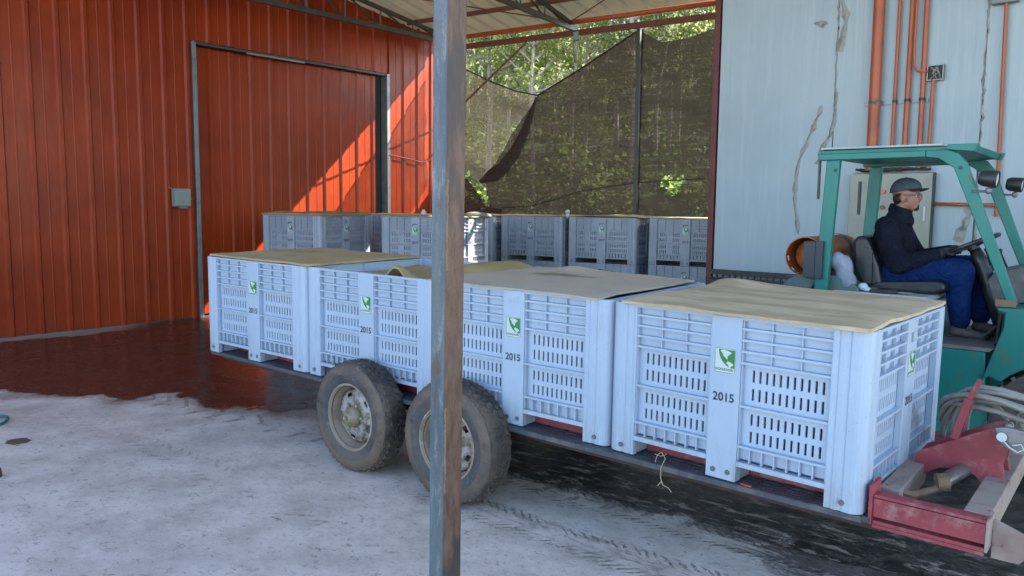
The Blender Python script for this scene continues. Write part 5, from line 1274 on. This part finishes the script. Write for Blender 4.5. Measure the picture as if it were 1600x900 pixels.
# ------------------------------------------------------------------ driver
def limb(mb, pts, rs, sub=5):
    """chain of overlapping ellipsoids/tapered cylinders"""
    for (p, r), (q, s_) in zip(zip(pts, rs), zip(pts[1:], rs[1:])):
        mb.cyl(p, q, r, s_, 18); mb.sph(p, r, 16, 10); mb.sph(q, s_, 16, 10)
V = .46
dr = MB(T=FW)
Hc = Vector((.36,V,1.755))
HT = FW @ Matrix.Translation(Hc) @ Matrix.Diagonal((.82,.95,.93,1)) @ Matrix.Translation(-Hc)
dr.T = HT
dr.sph(Hc+Vector((-.012,0,.012)), (.097,.074,.088), 24, 16)          # skull
dr.sph(Hc+Vector((.035,0,-.035)), (.058,.058,.075), 20, 14)          # face
dr.sph(Hc+Vector((.048,0,-.082)), (.038,.040,.030), 18, 12)          # chin
dr.sph(Hc+Vector((.012,0,-.065)), (.055,.054,.042), 18, 12)          # jaw
dr.sph(Hc+Vector((.091,0,-.022)), (.020,.012,.018), 14, 10)          # nose
dr.sph(Hc+Vector((.084,0,-.006)), (.014,.009,.024), 12, 8)
dr.sph(Hc+Vector((.076,0,.012)), (.018,.045,.010), 14, 8)            # brow
dr.sph(Hc+Vector((.084,0,-.052)), (.012,.022,.007), 12, 8)           # lips
dr.sph(Hc+Vector((.082,0,-.060)), (.011,.020,.006), 12, 8)
for sg in (-1,1):
    dr.sph(Hc+Vector((-.012,sg*.074,-.022)), (.022,.009,.030), 12, 10) # ear
    dr.sph(Hc+Vector((.050,sg*.034,-.035)), (.028,.022,.026), 14, 10)  # cheek
dr.T = FW
limb(dr, [Vector((.345,V,1.69)), Vector((.32,V,1.62))], [.048,.054])
limb(dr, [Vector((.31,V,1.58)), Vector((.285,V,1.30))], [.065,.09])   # trunk below the clothes
body = dr.build('person', M['skin']); remesh(body, .0055, 3)
tag(body, 'seated forklift driver in grey cap, dark fleece and blue trousers holding the wheel', 'person')
def cl_part(mb, name, mt, vox=.011, it=6, parent=body):
    o = mb.build(name, mt, parent)
    if vox: remesh(o, vox, it)
    return o
# jacket
j = MB(T=FW)
j.sph((.30,V,1.29), (.135,.175,.11), 24, 14); j.sph((.30,V,1.38), (.132,.18,.12), 24, 14); j.sph((.295,V,1.48), (.122,.19,.10), 24, 14); j.sph((.285,V,1.56), (.095,.165,.058), 24, 12)
j.sph((.27,V,1.235), (.115,.175,.06), 20, 12)
j.sph((.31,V,1.605), (.075,.092,.055), 18, 10); j.sph((.35,V,1.585), (.06,.08,.06), 18, 10); j.cyl((.318,V,1.60),(.332,V,1.66),.078,.068,20)
for sg, el_, wr in ((-1,Vector((.375,.235,1.315)),Vector((.575,.33,1.385))),(1,Vector((.40,.69,1.33)),Vector((.60,.60,1.40)))):
    sh = Vector((.285,V+sg*.165,1.55)); mid = sh.lerp(el_,.5)
    limb(j, [sh, mid+Vector((-.008,0,0)), el_, el_.lerp(wr,.5), wr], [.070,.068,.062,.052,.038])
cl_part(j, 'jacket', M['jacket'], .010, 5)
c_ = MB(T=FW); c_.lathe([(.066,-.03),(.073,-.01),(.0715,.022),(.066,.026),(.060,.02),(.058,-.01)], (.324,V,1.655), (.35,0,1), 28); c_.build('collar', M['jacket'], body, smooth=True)
# trousers
p_ = MB(T=FW)
p_.sph((.265,V,1.225), (.105,.165,.075), 22, 12)
for sg, kn, an in ((-1,Vector((.715,.35,1.285)),Vector((.725,.36,.985))),(1,Vector((.775,.60,1.30)),Vector((.80,.58,1.0)))):
    hp = Vector((.30,V+sg*.095,1.235))
    limb(p_, [hp, hp.lerp(kn,.5)+Vector((0,0,.012)), kn, kn.lerp(an,.45)+Vector((-.012,0,0)), an], [.098,.092,.078,.070,.060])
tr_o = cl_part(p_, 'trousers', M['trousers'], .010, 4)
# boots
for sg, an in ((-1,Vector((.715,.36,.95))),(1,Vector((.80,.58,.965)))):
    s_ = MB(T=FW); s_.sph(an+Vector((0,0,0)), (.042,.038,.05)); s_.sph(an+Vector((.0,0,-.04)), (.05,.038,.032)); s_.sph(an+Vector((.06,0,-.045)), (.065,.038,.030)); s_.sph(an+Vector((.125,0,-.052)), (.048,.04,.024))
    if sg > 0: pass
    o = cl_part(s_, 'boot', M['shoe'], .007, 3)
    s2 = MB(T=FW); s2.prism([(-.05,-.082),(.165,-.082),(.172,-.066),(-.052,-.066)], an-Vector((0,.036,0)), (1,0,0), (0,0,1), (0,1,0), .072); s2.build('sole', M['seat'], o, bevel=.004)
    s3 = MB(T=FW); s3.lathe([(.040,0),(.046,.0),(.046,.018),(.040,.018)], an+Vector((.0,0,.035)), (0,0,1), 20); s3.build('sock', M['sack'], o)
# gloves: palm, four fingers curled on the rim, thumb
def glove(wr, sg, rim_ang):
    g2 = MB(T=FW); rimp = cC+(cA*math.cos(R(rim_ang))+cB*math.sin(R(rim_ang)))*.155; tan = (-cA*math.sin(R(rim_ang))+cB*math.cos(R(rim_ang))).normalized()
    d = (rimp-wr).normalized(); up_ = Vector((0,0,1)); palm = wr+d*.055+Vector((0,0,.006))
    g2.cyl(wr-d*.01, wr+d*.025, .033, .028, 16); g2.sph(palm, (.040,.036,.018), 16, 10); g2.sph(palm-d*.02, (.032,.032,.020), 14, 10)
    for k in range(4):
        off = tan*((k-1.5)*.0185); L = (.9,1.05,1.,.8)[k]; a = palm+off+d*.022+Vector((0,0,.006))
        k1 = rimp+off+cN*.022-d*.012; k2 = rimp+off+d*.022*L+cN*.006; k3 = rimp+off+d*.014*L-cN*.018
        for p, q, r0, r1 in ((a,k1,.0105,.010),(k1,k2,.010,.009),(k2,k3,.009,.0075)): g2.cyl(p,q,r0,r1,10); g2.sph(p,r0,10,8); g2.sph(q,r1,10,8)
    th0 = palm-sg*tan*.03-d*.01; th1 = rimp-sg*tan*.044-cN*.012-d*.02; th2 = rimp-sg*tan*.03-cN*.020+d*.004
    for p, q, r0, r1 in ((th0,th1,.013,.011),(th1,th2,.011,.009)): g2.cyl(p,q,r0,r1,10); g2.sph(p,r0,10,8); g2.sph(q,r1,10,8)
    return cl_part(g2, 'glove', M['glove'], .0045, 2)
glove(Vector((.595,.338,1.392)), -1, 215); glove(Vector((.62,.592,1.405)), 1, 140)
# cap
def cap():
    c2 = MB(T=HT); n, mm_ = 32, 12; vs = []; fs = []
    cc = Hc+Vector((-.014,0,.030))
    for jj in range(mm_+1):
        ph = R(92)*jj/mm_
        for i in range(n):
            th = 2*math.pi*i/n; rr = math.sin(ph)**.85
            tilt = .10*(math.cos(th))*rr*.0
            vs.append(cc+Vector((.108*rr*math.cos(th), .087*rr*math.sin(th), .082*math.cos(ph)+.016*math.cos(th)*(jj/mm_)**2)))
    for jj in range(mm_):
        for i in range(n):
            a, b_, c3, d = jj*n+i, jj*n+(i+1)%n, (jj+1)*n+(i+1)%n, (jj+1)*n+i
            fs.append((a,d,c3) if jj == 0 else (a,d,c3,b_))
    c2.add(vs, fs); o = c2.build('cap', M['cap'], body, smooth=True); s_ = o.modifiers.new('s','SOLIDIFY'); s_.thickness = .006; s_.offset = 1
    br = MB(T=HT); vs = []; k = 14
    for i in range(k+1):
        a = R(-68+136*i/k); x0, y0 = .104*math.cos(a), .085*math.sin(a)
        ext = .06*math.cos(a)**.6; vs += [cc+Vector((x0,y0,.016*math.cos(a)-.004)), cc+Vector((x0+ext,y0*.96,.018-.030*math.sin(abs(a))**2))]
    fs = [(2*i,2*i+1,2*i+3,2*i+2) for i in range(k)]; br.add(vs, fs); q = br.build('brim', M['cap_dark'], o, smooth=True); s_ = q.modifiers.new('s','SOLIDIFY'); s_.thickness = .006
    bt = MB(T=HT); bt.sph(cc+Vector((0,0,.088)), .006, 8, 6); bt.build('cap_button', M['cap'], o)
cap()
hr = MB(T=HT); hr.sph(Hc+Vector((-.050,0,-.025)), (.054,.066,.052), 20, 12); hr.sph(Hc+Vector((-.025,0,.0)), (.075,.0775,.03), 20, 12); cl_part(hr, 'hair', M['hair'], .006, 2)
bd = MB(T=HT); bd.sph(Hc+Vector((.066,0,-.094)), (.026,.028,.018), 14, 10); bd.sph(Hc+Vector((.078,0,-.080)), (.013,.020,.014), 12, 8); cl_part(bd, 'beard', M['hair'], .004, 2)
mu = MB(T=HT); mu.sph(Hc+Vector((.088,0,-.044)), (.010,.022,.0045), 12, 8); cl_part(mu, 'moustache', M['hair'], .003, 1)
for sg in (-1,1):
    e_ = MB(T=HT); e_.sph(Hc+Vector((.071,sg*.030,-.006)), (.010,.012,.009), 12, 8); e_.build('eye', M['sticker'], body, smooth=True)
    e_ = MB(T=HT); e_.sph(Hc+Vector((.079,sg*.030,-.006)), (.004,.006,.006), 10, 6); e_.build('iris', M['hair'], body, smooth=True)
gl_ = MB(T=HT)
for sg in (-1,1):
    cc = Hc+Vector((.092,sg*.031,-.008)); gl_.tube([cc+Vector((.0,.024*math.cos(a),.017*math.sin(a))) for a in [6.283*i/18 for i in range(19)]], .0018, 5, caps=False)
    gl_.tube([Hc+Vector((.092,sg*.056,-.004)), Hc+Vector((.05,sg*.074,-.003)), Hc+Vector((-.01,sg*.08,-.004))], .0022, 5)
gl_.tube([Hc+Vector((.095,-.008,-.004)), Hc+Vector((.095,.008,-.004))], .0018, 5); gl_.build('glasses', M['cap_dark'], body)

# ------------------------------------------------------------------ odds and ends on the yard
b = MB(); b.tube([(-3.95+.17*math.cos(a), 5.73+.17*math.sin(a), .012+.01*math.sin(a*2)) for a in [6.283*i/30 for i in range(31)]], .011, 8, caps=False)
b.tube([(-3.95-.17,5.73,.012),(-4.3,5.5,.012),(-4.8,5.45,.012),(-5.4,5.6,.012)], .011, 8)
tag(b.build('garden_hose', M['teal_hose'], smooth=True), 'teal hose loop lying on the concrete at the left edge', 'hose')
b = MB(); b.cyl((-3.12,4.6,.0),(-3.12,4.6,.05),.05,.045,n=20); b.cyl((-3.12,4.6,.05),(-3.12,4.6,.058),.03,n=16); tag(b.build('rubber_cap', M['black_plastic'], bevel=.006, smooth='auto'), 'round black rubber cap on the concrete at left edge', 'cap')
rng = random.Random(31)
b = MB(); n = 14
vs = [(-3.41+.075*(1+.3*rng.random())*math.cos(6.283*i/n), 5.31+.06*(1+.4*rng.random())*math.sin(6.283*i/n), .001) for i in range(n)]; vs2 = [(x*.9-.341, y*.9+.531, .006) for x, y, z in vs]
b.add(vs+vs2, [tuple(range(n,2*n))]+[(i,(i+1)%n,n+(i+1)%n,n+i) for i in range(n)]); tag(b.build('mud_clod', M['mud']), 'flat dark mud clod on pale concrete near the teal hose', 'mud')
